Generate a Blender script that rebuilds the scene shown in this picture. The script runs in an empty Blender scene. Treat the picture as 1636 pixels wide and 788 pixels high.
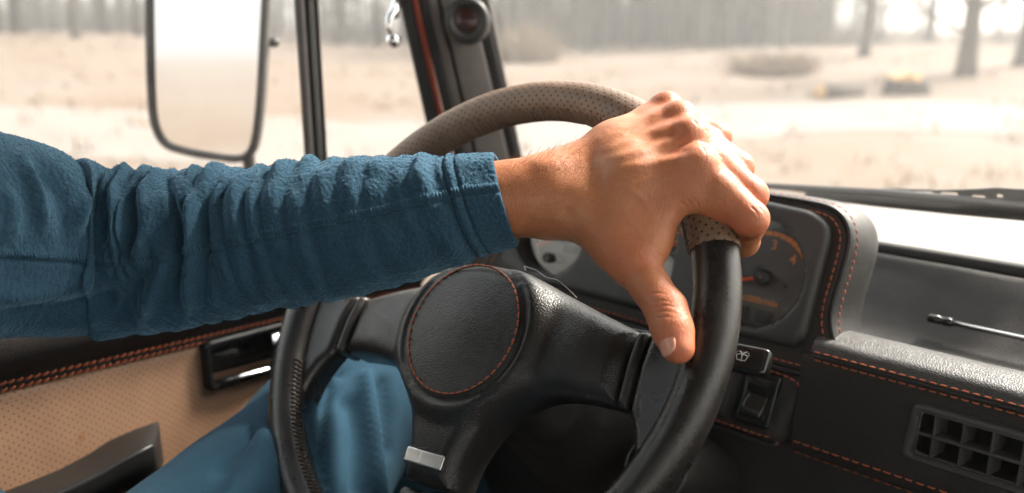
import bpy, bmesh, math, random
import numpy as np
from mathutils import Vector, Matrix
from mathutils.geometry import delaunay_2d_cdt
from mathutils import noise as mnoise

# ---------------------------------------------------------------- camera, sky, sun, exposure
R = math.radians
scene = bpy.context.scene
IMG_W, IMG_H, F_PX = 1636.0, 788.0, 1300.0
YAW, PITCH = R(42.3715), R(14.8216)
fwd = np.array([-math.sin(YAW) * math.cos(PITCH), math.cos(YAW) * math.cos(PITCH), -math.sin(PITCH)])
rgt = np.cross(fwd, [0, 0, 1.0]); rgt /= np.linalg.norm(rgt)
upv = np.cross(rgt, fwd)
CAM = np.array([rgt, upv, fwd])
camd = bpy.data.cameras.new('camera'); cam = bpy.data.objects.new('camera', camd)
scene.collection.objects.link(cam); scene.camera = cam
cam.matrix_world = Matrix(((rgt[0], upv[0], -fwd[0], 0), (rgt[1], upv[1], -fwd[1], 0), (rgt[2], upv[2], -fwd[2], 0), (0, 0, 0, 1)))
camd.sensor_width = 36; camd.lens = F_PX * 36 / IMG_W
camd.clip_start = 0.01; camd.clip_end = 2000
camd.dof.use_dof = True; camd.dof.focus_distance = 0.53
camd.dof.aperture_fstop = (camd.lens / 1000) / 0.0072
SUN_EL, SUN_AZ = R(46), R(16)        # azimuth: right of straight ahead
world = bpy.data.worlds.new('World'); scene.world = world; world.use_nodes = True
wn = world.node_tree; wn.nodes.clear()
sky = wn.nodes.new('ShaderNodeTexSky'); sky.sky_type = 'NISHITA'; sky.sun_disc = False
sky.sun_elevation = SUN_EL; sky.sun_rotation = SUN_AZ
sky.air_density = 3.0; sky.dust_density = 3.0; sky.ozone_density = 1.0
bg = wn.nodes.new('ShaderNodeBackground'); bg.inputs[1].default_value = 0.065
wo = wn.nodes.new('ShaderNodeOutputWorld')
hs = wn.nodes.new('ShaderNodeHueSaturation'); hs.inputs['Saturation'].default_value = .40   # thin overcast
wn.links.new(sky.outputs[0], hs.inputs['Color']); wn.links.new(hs.outputs[0], bg.inputs[0]); wn.links.new(bg.outputs[0], wo.inputs[0])
sd = bpy.data.lights.new('sun', 'SUN'); sd.energy = 1.5; sd.angle = R(10); sd.color = (1, .93, .82)
sun = bpy.data.objects.new('sun', sd); scene.collection.objects.link(sun)
sv = Vector((math.sin(SUN_AZ) * math.cos(SUN_EL), math.cos(SUN_AZ) * math.cos(SUN_EL), math.sin(SUN_EL)))
sun.rotation_euler = sv.to_track_quat('Z', 'Y').to_euler(); sun.location = (3, 6, 8)
scene.view_settings.view_transform = 'Standard'; scene.view_settings.look = 'None'
scene.view_settings.gamma = 1; scene.view_settings.use_curve_mapping = False
scene.view_settings.exposure = 3.3
scene.cycles.use_denoising = True
scene.cycles.max_bounces = 10; scene.cycles.transparent_max_bounces = 16
scene.cycles.caustics_reflective = False; scene.cycles.caustics_refractive = False

# ---------------------------------------------------------------- measuring helpers (metres; car looks along +Y, eye at the origin)
def ray(px, py):
    return np.array([(px - IMG_W / 2) / F_PX, -(py - IMG_H / 2) / F_PX, 1.0]) @ CAM
def atd(px, py, d): return ray(px, py) * d
def onpl(px, py, p0, n):
    d = ray(px, py); return d * (np.dot(p0, n) / np.dot(d, n))
def onY(px, py, y): return onpl(px, py, np.array([0, y, 0.]), np.array([0, 1., 0]))
def onX(px, py, x): return onpl(px, py, np.array([x, 0, 0.]), np.array([1., 0, 0]))
def project(P):
    q = np.atleast_2d(P) @ CAM.T
    return np.stack([IMG_W / 2 + F_PX * q[:, 0] / q[:, 2], IMG_H / 2 - F_PX * q[:, 1] / q[:, 2]], 1), q[:, 2]

# ---------------------------------------------------------------- object helpers
COL = scene.collection
def wloc(o):
    v = np.zeros(3)
    while o is not None:
        v = v + np.array(o.location); o = o.parent
    return v
def tag(o, label=None, cat=None, group=None, kind=None):
    if label: o['label'] = label
    if cat: o['category'] = cat
    if group: o['group'] = group
    if kind: o['kind'] = kind
    return o
def empty(name, loc, label, cat, group=None):
    o = bpy.data.objects.new(name, None); COL.objects.link(o); o.location = loc
    o.empty_display_size = .05
    return tag(o, label, cat, group)
def obj(name, V, Fc, mat, parent=None, smooth=True, uv=None, sharp=None, loc=None):
    V = np.asarray(V, float)
    base = wloc(parent) if parent is not None else (np.asarray(loc, float) if loc is not None else np.zeros(3))
    me = bpy.data.meshes.new(name)
    me.from_pydata([tuple(v) for v in (V - base)], [], [tuple(int(i) for i in f) for f in Fc])
    if uv is not None:
        l = me.uv_layers.new(name='UVMap'); U = np.asarray(uv)
        vi = np.zeros(len(me.loops), int); me.loops.foreach_get('vertex_index', vi)
        l.data.foreach_set('uv', U[vi].astype(np.float32).ravel())
    if smooth:
        me.polygons.foreach_set('use_smooth', [True] * len(me.polygons))
        if sharp: me.set_sharp_from_angle(angle=R(sharp))
    if mat: me.materials.append(mat)
    o = bpy.data.objects.new(name, me); COL.objects.link(o)
    if parent is not None: o.parent = parent
    elif loc is not None: o.location = loc
    return o
class MB:
    """collects pieces of ONE part"""
    def __init__(s): s.V = []; s.F = []; s.n = 0; s.U = []
    def add(s, VF):
        V, Fc = VF[0], VF[1]
        V = np.asarray(V, float)
        s.V.append(V); s.F += [tuple(int(i) + s.n for i in f) for f in Fc]; s.n += len(V)
        return s
    def get(s): return np.concatenate(s.V), s.F
    def build(s, name, mat, parent=None, **k):
        V, Fc = s.get(); return obj(name, V, Fc, mat, parent, **k)
def nrm(v): v = np.asarray(v, float); return v / (np.linalg.norm(v) + 1e-12)
def frames(P, up0=None, closed=False):
    P = np.asarray(P, float); n = len(P)
    T = np.zeros_like(P)
    if closed: T = np.roll(P, -1, 0) - np.roll(P, 1, 0)
    else:
        T[1:-1] = P[2:] - P[:-2]; T[0] = P[1] - P[0]; T[-1] = P[-1] - P[-2]
    T /= np.linalg.norm(T, axis=1)[:, None] + 1e-12
    a = np.array(up0 if up0 is not None else [0, 0, 1.0])
    if abs(np.dot(a, T[0])) > .95: a = np.array([1., 0, 0])
    N = []
    for i in range(n):
        a = nrm(a - np.dot(a, T[i]) * T[i]); N.append(a)
    N = np.array(N); B = np.cross(T, N)
    return T, N, B
def tube(P, r, seg=10, caps=True, closed=False, up=None, sq=(1, 1)):
    P = np.asarray(P, float); n = len(P)
    r = np.full(n, r, float) if np.isscalar(r) else np.asarray(r, float)
    T, N, B = frames(P, up, closed)
    t = np.linspace(0, 2 * np.pi, seg, endpoint=False)
    V = P[:, None] + r[:, None, None] * (sq[0] * np.cos(t)[None, :, None] * N[:, None] + sq[1] * np.sin(t)[None, :, None] * B[:, None])
    V = V.reshape(-1, 3); Fc = []
    m = n if closed else n - 1
    for i in range(m):
        j = (i + 1) % n
        for k in range(seg):
            k2 = (k + 1) % seg
            Fc.append((i * seg + k, i * seg + k2, j * seg + k2, j * seg + k))
    if caps and not closed:
        Fc.append(tuple(range(seg - 1, -1, -1))); Fc.append(tuple((n - 1) * seg + k for k in range(seg)))
    return V, Fc
def spline(P, n, closed=False):
    """Catmull-Rom through control points, n samples evenly in arc length"""
    P = np.asarray(P, float); k = len(P)
    out = []
    rng = range(k) if closed else range(k - 1)
    for i in rng:
        p1, p2 = P[i], P[(i + 1) % k]
        p0 = P[(i - 1) % k] if (closed or i > 0) else 2 * p1 - p2
        p3 = P[(i + 2) % k] if (closed or i + 2 < k) else 2 * p2 - p1
        t = np.linspace(0, 1, 24, endpoint=False)[:, None]
        out.append(.5 * (2 * p1 + (p2 - p0) * t + (2 * p0 - 5 * p1 + 4 * p2 - p3) * t ** 2 + (-p0 + 3 * p1 - 3 * p2 + p3) * t ** 3))
    out = np.concatenate(out + ([] if closed else [P[-1:]]))
    return resample(out, n, closed)
def resample(P, n, closed=False):
    P = np.asarray(P, float)
    Q = np.concatenate([P, P[:1]]) if closed else P
    s = np.concatenate([[0], np.cumsum(np.linalg.norm(np.diff(Q, axis=0), axis=1))])
    t = np.linspace(0, s[-1], n + 1)[:-1] if closed else np.linspace(0, s[-1], n)
    return np.stack([np.interp(t, s, Q[:, i]) for i in range(Q.shape[1])], 1)
def fillet(P, r, seg=6, closed=True):
    P = [np.asarray(p, float) for p in P]; n = len(P); out = []
    rr = r if hasattr(r, '__len__') else [r] * n
    for i in range(n):
        if not closed and i in (0, n - 1): out.append(P[i]); continue
        a, b, c = P[i - 1], P[i], P[(i + 1) % n]
        d1, d2 = np.linalg.norm(a - b), np.linalg.norm(c - b)
        q = min(rr[i], .49 * d1, .49 * d2)
        if q < 1e-6: out.append(b); continue
        A = b + (a - b) / d1 * q; Cc = b + (c - b) / d2 * q
        for t in np.linspace(0, 1, seg + 1):
            out.append((1 - t) ** 2 * A + 2 * t * (1 - t) * b + t ** 2 * Cc)
    return np.array(out)
def pdist(pts, poly):
    A = poly; B = np.roll(poly, -1, 0); AB = B - A; L = (AB ** 2).sum(1) + 1e-18
    best = np.full(len(pts), 1e9)
    for i in range(len(A)):
        t = np.clip(((pts - A[i]) @ AB[i]) / L[i], 0, 1)
        d = np.linalg.norm(pts - A[i] - t[:, None] * AB[i], axis=1)
        best = np.minimum(best, d)
    return best
def inpoly(pts, poly):
    x, y = pts[:, 0], pts[:, 1]; r = np.zeros(len(pts), bool)
    for i in range(len(poly)):
        x1, y1 = poly[i - 1]; x2, y2 = poly[i]
        if y1 == y2: continue
        c = ((y1 > y) != (y2 > y)) & (x < (x2 - x1) * (y - y1) / (y2 - y1) + x1)
        r ^= c
    return r
def plate(outer, holes, to3, h=0.0, edge=.004, depth=.01, sp=.004, hole_edge=.0, step=None, hole_depth=None):
    """A rounded slab: outline (2D, with holes) -> top surface h(u,v) with rounded edges, walls and a back."""
    outer = resample(outer, max(12, int(np.linalg.norm(np.diff(np.vstack([outer, outer[:1]]), axis=0), axis=1).sum() / (step or sp))), True)
    loops = [outer] + [np.asarray(x, float) for x in holes]
    area = .5 * (outer[:, 0] * np.roll(outer[:, 1], -1) - np.roll(outer[:, 0], -1) * outer[:, 1]).sum()
    if area < 0: loops[0] = outer[::-1]
    outer = loops[0]
    def alld(p):
        d = pdist(p, outer); dh = np.full(len(p), 1e9)
        for q in loops[1:]: dh = np.minimum(dh, pdist(p, q))
        return d, dh
    pts = []
    if edge > 0:
        t = np.roll(outer, -1, 0) - np.roll(outer, 1, 0); t /= np.linalg.norm(t, axis=1)[:, None] + 1e-12
        nin = np.stack([-t[:, 1], t[:, 0]], 1)
        for f in (.08, .22, .45, .75):
            q = outer + nin * edge * f
            d, dh = alld(q); ok = inpoly(q, outer) & (d > edge * f * .9) & (dh > sp * .5)
            pts.append(q[ok])
    lo, hi = outer.min(0), outer.max(0)
    gx, gy = np.meshgrid(np.arange(lo[0], hi[0], sp), np.arange(lo[1], hi[1], sp * .87))
    gx = gx + (np.arange(gx.shape[0]) % 2)[:, None] * sp * .5
    g = np.stack([gx.ravel(), gy.ravel()], 1)
    ins = inpoly(g, outer)
    for q in loops[1:]: ins &= ~inpoly(g, q)
    g = g[ins]; d, dh = alld(g)
    g = g[(d > max(edge, sp * .5)) & (dh > sp * .5)]
    pts.append(g)
    base = np.concatenate(loops); nb = len(base)
    allp = np.concatenate([base] + pts)
    edges = []; o = 0
    for q in loops:
        edges += [(o + i, o + (i + 1) % len(q)) for i in range(len(q))]; o += len(q)
    res = delaunay_2d_cdt([Vector(p) for p in allp], edges, [], 0, 1e-7)
    P2 = np.array([tuple(v) for v in res[0]]); tri = np.array([f for f in res[2] if len(f) == 3])
    cen = P2[tri].mean(1); keep = inpoly(cen, outer)
    for q in loops[1:]: keep &= ~inpoly(cen, q)
    tri = tri[keep]
    a = P2[tri]; ar = (a[:, 1, 0] - a[:, 0, 0]) * (a[:, 2, 1] - a[:, 0, 1]) - (a[:, 2, 0] - a[:, 0, 0]) * (a[:, 1, 1] - a[:, 0, 1])
    tri = tri[np.abs(ar) > 1e-14]; ar = ar[np.abs(ar) > 1e-14]
    tri[ar < 0] = tri[ar < 0][:, ::-1]
    H = h(P2[:, 0], P2[:, 1]) if callable(h) else np.full(len(P2), float(h))
    d, dh = alld(P2)
    if edge > 0:
        x = np.clip(1 - d / edge, 0, 1); H = H - edge * (1 - np.sqrt(1 - x ** 2))
    if hole_edge > 0 and len(loops) > 1:
        x = np.clip(1 - dh / hole_edge, 0, 1); H = H - hole_edge * (1 - np.sqrt(1 - x ** 2))
    V = [to3(P2[i, 0], P2[i, 1], H[i]) for i in range(len(P2))]
    # map loops to result verts
    back = {}
    for i, q in enumerate(res[3]):
        for k in q:
            if k not in back: back[k] = i
    Fc = [tuple(t) for t in tri]; n = len(V); o = 0
    for li, q in enumerate(loops):
        idx = [back[o + i] for i in range(len(q))]; o += len(q)
        dd = depth if li == 0 else (hole_depth or depth)
        b0 = len(V)
        for i in idx: V.append(to3(P2[i, 0], P2[i, 1], (H[i] if False else 0) - dd))
        m = len(idx)
        for i in range(m):
            f = (idx[i], b0 + i, b0 + (i + 1) % m, idx[(i + 1) % m])
            if li and (.5 * (q[:, 0] * np.roll(q[:, 1], -1) - np.roll(q[:, 0], -1) * q[:, 1]).sum()) < 0: pass
            Fc.append(f if li == 0 else f)
        if li == 0: back0 = b0
        if li == 0 and len(loops) == 1: Fc.append(tuple(b0 + i for i in range(m - 1, -1, -1)))
    return np.array(V), Fc, P2
def rbox(c, ax, hs, bev=.002, seg=3):
    bm = bmesh.new(); bmesh.ops.create_cube(bm, size=2)
    for v in bm.verts: v.co = Vector((v.co.x * hs[0], v.co.y * hs[1], v.co.z * hs[2]))
    if bev > 0: bmesh.ops.bevel(bm, geom=bm.edges[:], offset=bev, segments=seg, affect='EDGES', profile=.5)
    A = np.array([nrm(a) for a in ax]); V = np.array([tuple(v.co) for v in bm.verts]) @ A + np.asarray(c)
    bm.verts.index_update(); Fc = [tuple(v.index for v in f.verts) for f in bm.faces]; bm.free()
    return V, Fc
def ball(c, r, ax=None, seg=20, ring=12):
    bm = bmesh.new(); bmesh.ops.create_uvsphere(bm, u_segments=seg, v_segments=ring, radius=1)
    r = np.array([r] * 3 if np.isscalar(r) else r)
    V = np.array([tuple(v.co) for v in bm.verts]) * r
    if ax is not None: V = V @ np.array([nrm(a) for a in ax])
    bm.verts.index_update(); Fc = [tuple(v.index for v in f.verts) for f in bm.faces]; bm.free()
    return V + np.asarray(c), Fc
def lathe(prof, c, axis, seg=40, cap0=False, cap1=False):
    """prof: (radius, along-axis)"""
    a = nrm(axis); x = nrm(np.cross(a, [0, 0, 1.0] if abs(a[2]) < .9 else [1., 0, 0])); y = np.cross(a, x)
    t = np.linspace(0, 2 * np.pi, seg, endpoint=False); V = []; Fc = []
    for r, z in prof: V += [np.asarray(c) + a * z + r * (math.cos(q) * x + math.sin(q) * y) for q in t]
    for i in range(len(prof) - 1):
        for k in range(seg):
            k2 = (k + 1) % seg; Fc.append((i * seg + k, i * seg + k2, (i + 1) * seg + k2, (i + 1) * seg + k))
    if cap0: Fc.append(tuple(range(seg - 1, -1, -1)))
    if cap1: Fc.append(tuple((len(prof) - 1) * seg + k for k in range(seg)))
    return np.array(V), Fc
def loft(rings, caps=True, closed=True):
    n = len(rings[0]); V = np.concatenate(rings); Fc = []
    for i in range(len(rings) - 1):
        for k in range(n if closed else n - 1):
            k2 = (k + 1) % n; Fc.append((i * n + k, i * n + k2, (i + 1) * n + k2, (i + 1) * n + k))
    if caps: Fc.append(tuple(range(n - 1, -1, -1))); Fc.append(tuple((len(rings) - 1) * n + k for k in range(n)))
    return V, Fc
def stitches(P, ln=.0042, gap=.0016, r=.00055, lift=None, slant=0.0, side=None):
    """a row of thread stitches along a 3D path"""
    P = np.asarray(P, float); s = np.concatenate([[0], np.cumsum(np.linalg.norm(np.diff(P, axis=0), axis=1))])
    at = lambda t: np.array([np.interp(t, s, P[:, i]) for i in range(3)])
    m = MB(); t = 0
    rnd = random.Random(5)
    while t + ln < s[-1]:
        l = ln * rnd.uniform(.92, 1.06)
        a, b = at(t), at(t + l); mid = at(t + l / 2)
        if lift is not None: mid = mid + np.asarray(lift) * r * .6; a = a - np.asarray(lift) * r * .5; b = b - np.asarray(lift) * r * .5
        if side is not None: a = a - np.asarray(side) * slant; b = b + np.asarray(side) * slant
        m.add(tube([a, a * .7 + mid * .3, mid, mid * .3 + b * .7, b], np.array([.55, .95, 1, .95, .55]) * r, 6)); t += ln + gap
    return m.get()
# ---------------------------------------------------------------- materials
def newmat(name):
    m = bpy.data.materials.new(name); m.use_nodes = True; nt = m.node_tree; nt.nodes.clear()
    out = nt.nodes.new('ShaderNodeOutputMaterial'); return m, nt, out
def nd(nt, typ, **k):
    n = nt.nodes.new(typ)
    for a, b in k.items():
        if a.startswith('i_'): n.inputs[a[2:].replace('_', ' ')].default_value = b
        else: setattr(n, a, b)
    return n
def texco(nt, uv=False):
    t = nd(nt, 'ShaderNodeTexCoord'); return t.outputs['UV' if uv else 'Object']
def ramp(nt, src, stops):
    r = nd(nt, 'ShaderNodeValToRGB'); e = r.color_ramp.elements
    e[0].position, e[0].color = stops[0][0], (*stops[0][1], 1); e[1].position, e[1].color = stops[-1][0], (*stops[-1][1], 1)
    for p, c in stops[1:-1]:
        x = e.new(p); x.color = (*c, 1)
    nt.links.new(src, r.inputs[0]); return r.outputs[0]
def mathn(nt, op, a, b=None, c=None):
    n = nd(nt, 'ShaderNodeMath', operation=op)
    for i, v in enumerate((a, b, c)):
        if v is None: continue
        if isinstance(v, (int, float)): n.inputs[i].default_value = v
        else: nt.links.new(v, n.inputs[i])
    return n.outputs[0]
def mixc(nt, f, a, b):
    n = nd(nt, 'ShaderNodeMix', data_type='RGBA')
    if isinstance(f, (int, float)): n.inputs[0].default_value = f
    else: nt.links.new(f, n.inputs[0])
    for i, v in ((6, a), (7, b)):
        if isinstance(v, tuple): n.inputs[i].default_value = (*v, 1)
        else: nt.links.new(v, n.inputs[i])
    return n.outputs[2]
def noise(nt, co, scale, detail=4, rough=.5):
    n = nd(nt, 'ShaderNodeTexNoise', i_Scale=scale, i_Detail=detail, i_Roughness=rough); nt.links.new(co, n.inputs['Vector']); return n.outputs['Fac']
def voro(nt, co, scale, feature='F1', rnd=1.0):
    n = nd(nt, 'ShaderNodeTexVoronoi', feature=feature, i_Scale=scale, i_Randomness=rnd); nt.links.new(co, n.inputs['Vector']); return n.outputs['Distance']
def bump(nt, h, strength, dist, prev=None):
    b = nd(nt, 'ShaderNodeBump', i_Strength=strength, i_Distance=dist); nt.links.new(h, b.inputs['Height'])
    if prev is not None: nt.links.new(prev, b.inputs['Normal'])
    return b.outputs[0]
def principled(nt, out, color, rough, normal=None, **k):
    p = nd(nt, 'ShaderNodeBsdfPrincipled')
    if isinstance(color, tuple): p.inputs['Base Color'].default_value = (*color, 1)
    else: nt.links.new(color, p.inputs['Base Color'])
    if isinstance(rough, (int, float)): p.inputs['Roughness'].default_value = rough
    else: nt.links.new(rough, p.inputs['Roughness'])
    if normal is not None: nt.links.new(normal, p.inputs['Normal'])
    for a, v in k.items():
        p.inputs[a.replace('_', ' ')].default_value = v
    nt.links.new(p.outputs[0], out.inputs[0]); return p
def leather(name, base, rough=.42, cell=620, bs=.35, worn=None, spec=.5):
    m, nt, out = newmat(name); co = texco(nt)
    # slightly warped pebble grain with fine creases
    d = voro(nt, co, cell, 'DISTANCE_TO_EDGE'); d = mathn(nt, 'MINIMUM', d, .28)
    n1 = noise(nt, co, cell * .35, 3); n2 = noise(nt, co, 30, 3)
    h = mathn(nt, 'ADD', mathn(nt, 'MULTIPLY', d, 2.2), mathn(nt, 'MULTIPLY', n1, .6))
    nm = bump(nt, n2, .12, .004); nm = bump(nt, h, bs, .00045, nm)
    v = noise(nt, co, 14, 5); dark = tuple(c * .72 for c in base); lite = tuple(min(1, c * 1.3) for c in base)
    col = ramp(nt, v, [(.3, dark), (.7, lite)])
    sm = noise(nt, co, 55, 4)
    rg = mathn(nt, 'ADD', mathn(nt, 'MULTIPLY', sm, .22), rough - .11)
    if worn: col = mixc(nt, mathn(nt, 'MULTIPLY', mathn(nt, 'GREATER_THAN', noise(nt, co, 160, 6, .7), .66), .55), col, worn)
    # dust specks
    sp = mathn(nt, 'LESS_THAN', voro(nt, co, 75, 'F1'), .028)
    col = mixc(nt, mathn(nt, 'MULTIPLY', sp, .6), col, (.3, .28, .25))
    principled(nt, out, col, rg, nm, Specular_IOR_Level=spec)
    return m
def plastic(name, base, rough=.45, bs=.08, scale=900, spec=.5, metallic=0.0):
    m, nt, out = newmat(name); co = texco(nt)
    n = noise(nt, co, scale, 2); nm = bump(nt, n, bs, .0004)
    v = noise(nt, co, 22, 5); col = ramp(nt, v, [(.3, tuple(c * .8 for c in base)), (.7, tuple(min(1, c * 1.2) for c in base))])
    rg = mathn(nt, 'ADD', mathn(nt, 'MULTIPLY', noise(nt, co, 40, 5), .2), rough - .1)
    principled(nt, out, col, rg, nm, Specular_IOR_Level=spec, Metallic=metallic)
    return m
def perforated(name, base, hole, px, py, rad, rough=.45, var=.2, bs=.3, stain=None, cell=700):
    """leather with a staggered grid of pin holes; UVs are in metres"""
    m, nt, out = newmat(name); co = texco(nt); uv = texco(nt, True)
    s = nd(nt, 'ShaderNodeSeparateXYZ'); nt.links.new(uv, s.inputs[0])
    def grid(ox, oy):
        a = mathn(nt, 'SUBTRACT', mathn(nt, 'FRACT', mathn(nt, 'ADD', mathn(nt, 'DIVIDE', s.outputs[0], px), ox)), .5)
        b = mathn(nt, 'SUBTRACT', mathn(nt, 'FRACT', mathn(nt, 'ADD', mathn(nt, 'DIVIDE', s.outputs[1], py), oy)), .5)
        a = mathn(nt, 'MULTIPLY', a, px); b = mathn(nt, 'MULTIPLY', b, py)
        return mathn(nt, 'SQRT', mathn(nt, 'ADD', mathn(nt, 'MULTIPLY', a, a), mathn(nt, 'MULTIPLY', b, b)))
    d = mathn(nt, 'MINIMUM', grid(0, 0), grid(.5, .5))
    mr = nd(nt, 'ShaderNodeMapRange', interpolation_type='SMOOTHSTEP'); nt.links.new(d, mr.inputs[0])
    mr.inputs[1].default_value = rad * .55; mr.inputs[2].default_value = rad * 1.35
    f = mr.outputs[0]
    v = noise(nt, co, 18, 6, .6)
    col = ramp(nt, v, [(.3, tuple(c * (1 - var) for c in base)), (.7, tuple(c * (1 + var) for c in base))])
    if stain:
        st = mathn(nt, 'MULTIPLY', mathn(nt, 'GREATER_THAN', noise(nt, co, 26, 5, .65), .64), .55); col = mixc(nt, st, col, stain)
    col = mixc(nt, f, hole, col)
    g = voro(nt, co, cell, 'DISTANCE_TO_EDGE'); g = mathn(nt, 'MINIMUM', g, .25)
    nm = bump(nt, mathn(nt, 'ADD', g, mathn(nt, 'MULTIPLY', noise(nt, co, 120, 3), .6)), bs * .6, .0005)
    nm = bump(nt, f, bs * 1.5, .0006, nm)
    principled(nt, out, col, rough, nm)
    return m
def metal(name, base, rough=.25, bs=.0):
    m, nt, out = newmat(name); co = texco(nt)
    rg = mathn(nt, 'ADD', mathn(nt, 'MULTIPLY', noise(nt, co, 70, 5), .25), rough - .1)
    principled(nt, out, base, rg, None, Metallic=1.0); return m
def glassmat(name, dust=.02, speck=60, tint=(1, 1, 1), gloss=1.0, blotch=.0):
    """thin pane: see-through, mirror-like at grazing angles, with dust and dried drops lying on it"""
    m, nt, out = newmat(name); co = texco(nt)
    tr = nd(nt, 'ShaderNodeBsdfTransparent'); tr.inputs[0].default_value = (*tint, 1)
    gl = nd(nt, 'ShaderNodeBsdfGlossy'); gl.inputs['Roughness'].default_value = .02
    fr = nd(nt, 'ShaderNodeFresnel', i_IOR=1.45)
    mx = nd(nt, 'ShaderNodeMixShader'); nt.links.new(mathn(nt, 'MULTIPLY', fr.outputs[0], gloss), mx.inputs[0]); nt.links.new(tr.outputs[0], mx.inputs[1]); nt.links.new(gl.outputs[0], mx.inputs[2])
    df = nd(nt, 'ShaderNodeBsdfTranslucent'); df.inputs[0].default_value = (.85, .83, .8, 1)
    d2 = nd(nt, 'ShaderNodeBsdfDiffuse'); d2.inputs[0].default_value = (.6, .58, .55, 1)
    dm = nd(nt, 'ShaderNodeMixShader'); dm.inputs[0].default_value = .35; nt.links.new(df.outputs[0], dm.inputs[1]); nt.links.new(d2.outputs[0], dm.inputs[2])
    big = noise(nt, co, 5, 5, .6)
    fac = mathn(nt, 'MULTIPLY', mathn(nt, 'ADD', mathn(nt, 'MULTIPLY', big, 1.2), .4), dust)
    w = noise(nt, co, 40, 3)
    v = nd(nt, 'ShaderNodeTexVoronoi', i_Scale=speck); nt.links.new(co, v.inputs['Vector'])
    sz = nd(nt, 'ShaderNodeSeparateColor'); nt.links.new(v.outputs['Color'], sz.inputs[0])
    lim = mathn(nt, 'MULTIPLY', mathn(nt, 'POWER', sz.outputs[0], 7.0), .09)
    sp = mathn(nt, 'MULTIPLY', mathn(nt, 'LESS_THAN', v.outputs['Distance'], lim), .55)
    fac = mathn(nt, 'MAXIMUM', fac, sp)
    fin = nd(nt, 'ShaderNodeMixShader'); nt.links.new(fac, fin.inputs[0]); nt.links.new(mx.outputs[0], fin.inputs[1]); nt.links.new(dm.outputs[0], fin.inputs[2])
    nt.links.new(fin.outputs[0], out.inputs[0]); return m
M = {}
M['leather'] = leather('black_grained_leather', (.019, .0165, .0152), .34, 520, .52)
M['leather_smooth'] = leather('black_worn_leather', (.015, .0130, .0120), .29, 700, .22)
M['leather_dash'] = leather('charcoal_dash_leather', (.014, .0105, .0092), .52, 560, .7, spec=.36)
M['leather_hood'] = leather('grey_hood_leather', (.032, .030, .029), .44, 560, .6)
M['grip'] = perforated('perforated_grip_leather', (.205, .128, .082), (.010, .008, .006), .0072, .0066, .00085, .5, .25, .35)
M['tan'] = perforated('perforated_tan_leather', (.34, .195, .120), (.07, .035, .018), .0072, .0072, .0007, .5, .12, .25, stain=(.26, .10, .035))
M['black'] = plastic('black_plastic', (.020, .019, .018), .42)
M['black_gloss'] = plastic('glossy_black_plastic', (.010, .010, .010), .18, .01)
M['grey_plastic'] = plastic('grey_pillar_plastic', (.15, .132, .124), .6, .2, 1200)
M['bezel'] = leather('bezel_grain_plastic', (.030, .029, .028), .5, 1000, .25)
M['dark'] = plastic('dark_under_dash', (.010, .009, .009), .8)
M['rubber'] = plastic('black_rubber_seal', (.014, .013, .013), .6)
M['tray'] = leather('dark_tray_vinyl', (.0075, .0058, .005), .66, 560, .5, spec=.25)
M['armrest'] = plastic('dark_grey_armrest_plastic', (.011, .0112, .0115), .42, .15, 700, .35)
M['orange_thread'] = plastic('orange_thread', (.42, .10, .035), .7)
M['dark_thread'] = plastic('dark_brown_thread', (.055, .040, .032), .7)
M['brown_thread'] = plastic('grey_brown_thread', (.24, .17, .12), .75)
M['red_seal'] = plastic('rust_red_seal', (.26, .045, .02), .65)
M['chrome'] = metal('chrome', (.75, .75, .75), .16)
M['silver'] = metal('brushed_silver', (.70, .67, .64), .38)
M['vent_grey'] = plastic('dark_grey_vent_plastic', (.045, .042, .040), .5)
M['white_plate'] = plastic('off_white_plate', (.55, .55, .54), .35)
M['paint'] = plastic('cream_body_paint', (.17, .150, .138), .65)
M['dial'] = plastic('grey_dial_print', (.085, .078, .072), .55)
M['dial_dark'] = plastic('dark_dial_recess', (.012, .012, .012), .6)
M['dial_orange'] = plastic('orange_dial_print', (.80, .29, .06), .55)
M['needle'] = plastic('red_orange_needle', (.85, .10, .02), .45)
M['icon'] = plastic('white_icon_print', (.65, .63, .6), .6)
M['glass'] = glassmat('dusty_windscreen', .030, 38, gloss=.8)
M['side_glass'] = glassmat('dusty_side_glass', .03, 60, gloss=.6)
M['dial_glass'] = glassmat('dial_cover', .035, 150, gloss=1.0)
M['mirror'] = metal('mirror_silver', (.9, .9, .9), .1)
# mirror: clean reflective glass with dark dried spots
def mirror_mat():
    m, nt, out = newmat('mirror_glass'); co = texco(nt)
    v = nd(nt, 'ShaderNodeTexVoronoi', i_Scale=28); nt.links.new(co, v.inputs['Vector'])
    sz = nd(nt, 'ShaderNodeSeparateColor'); nt.links.new(v.outputs['Color'], sz.inputs[0])
    lim = mathn(nt, 'MULTIPLY', mathn(nt, 'POWER', sz.outputs[0], 3.5), .075)
    sp = mathn(nt, 'MULTIPLY', mathn(nt, 'LESS_THAN', v.outputs['Distance'], lim), .75)
    a = nd(nt, 'ShaderNodeBsdfGlossy'); a.inputs['Roughness'].default_value = .0; a.inputs[0].default_value = (.93, .93, .93, 1)
    b = nd(nt, 'ShaderNodeBsdfDiffuse'); b.inputs[0].default_value = (.16, .15, .13, 1)
    mx = nd(nt, 'ShaderNodeMixShader'); nt.links.new(sp, mx.inputs[0]); nt.links.new(a.outputs[0], mx.inputs[1]); nt.links.new(b.outputs[0], mx.inputs[2])
    nt.links.new(mx.outputs[0], out.inputs[0]); return m
M['mirror'] = mirror_mat()
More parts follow.
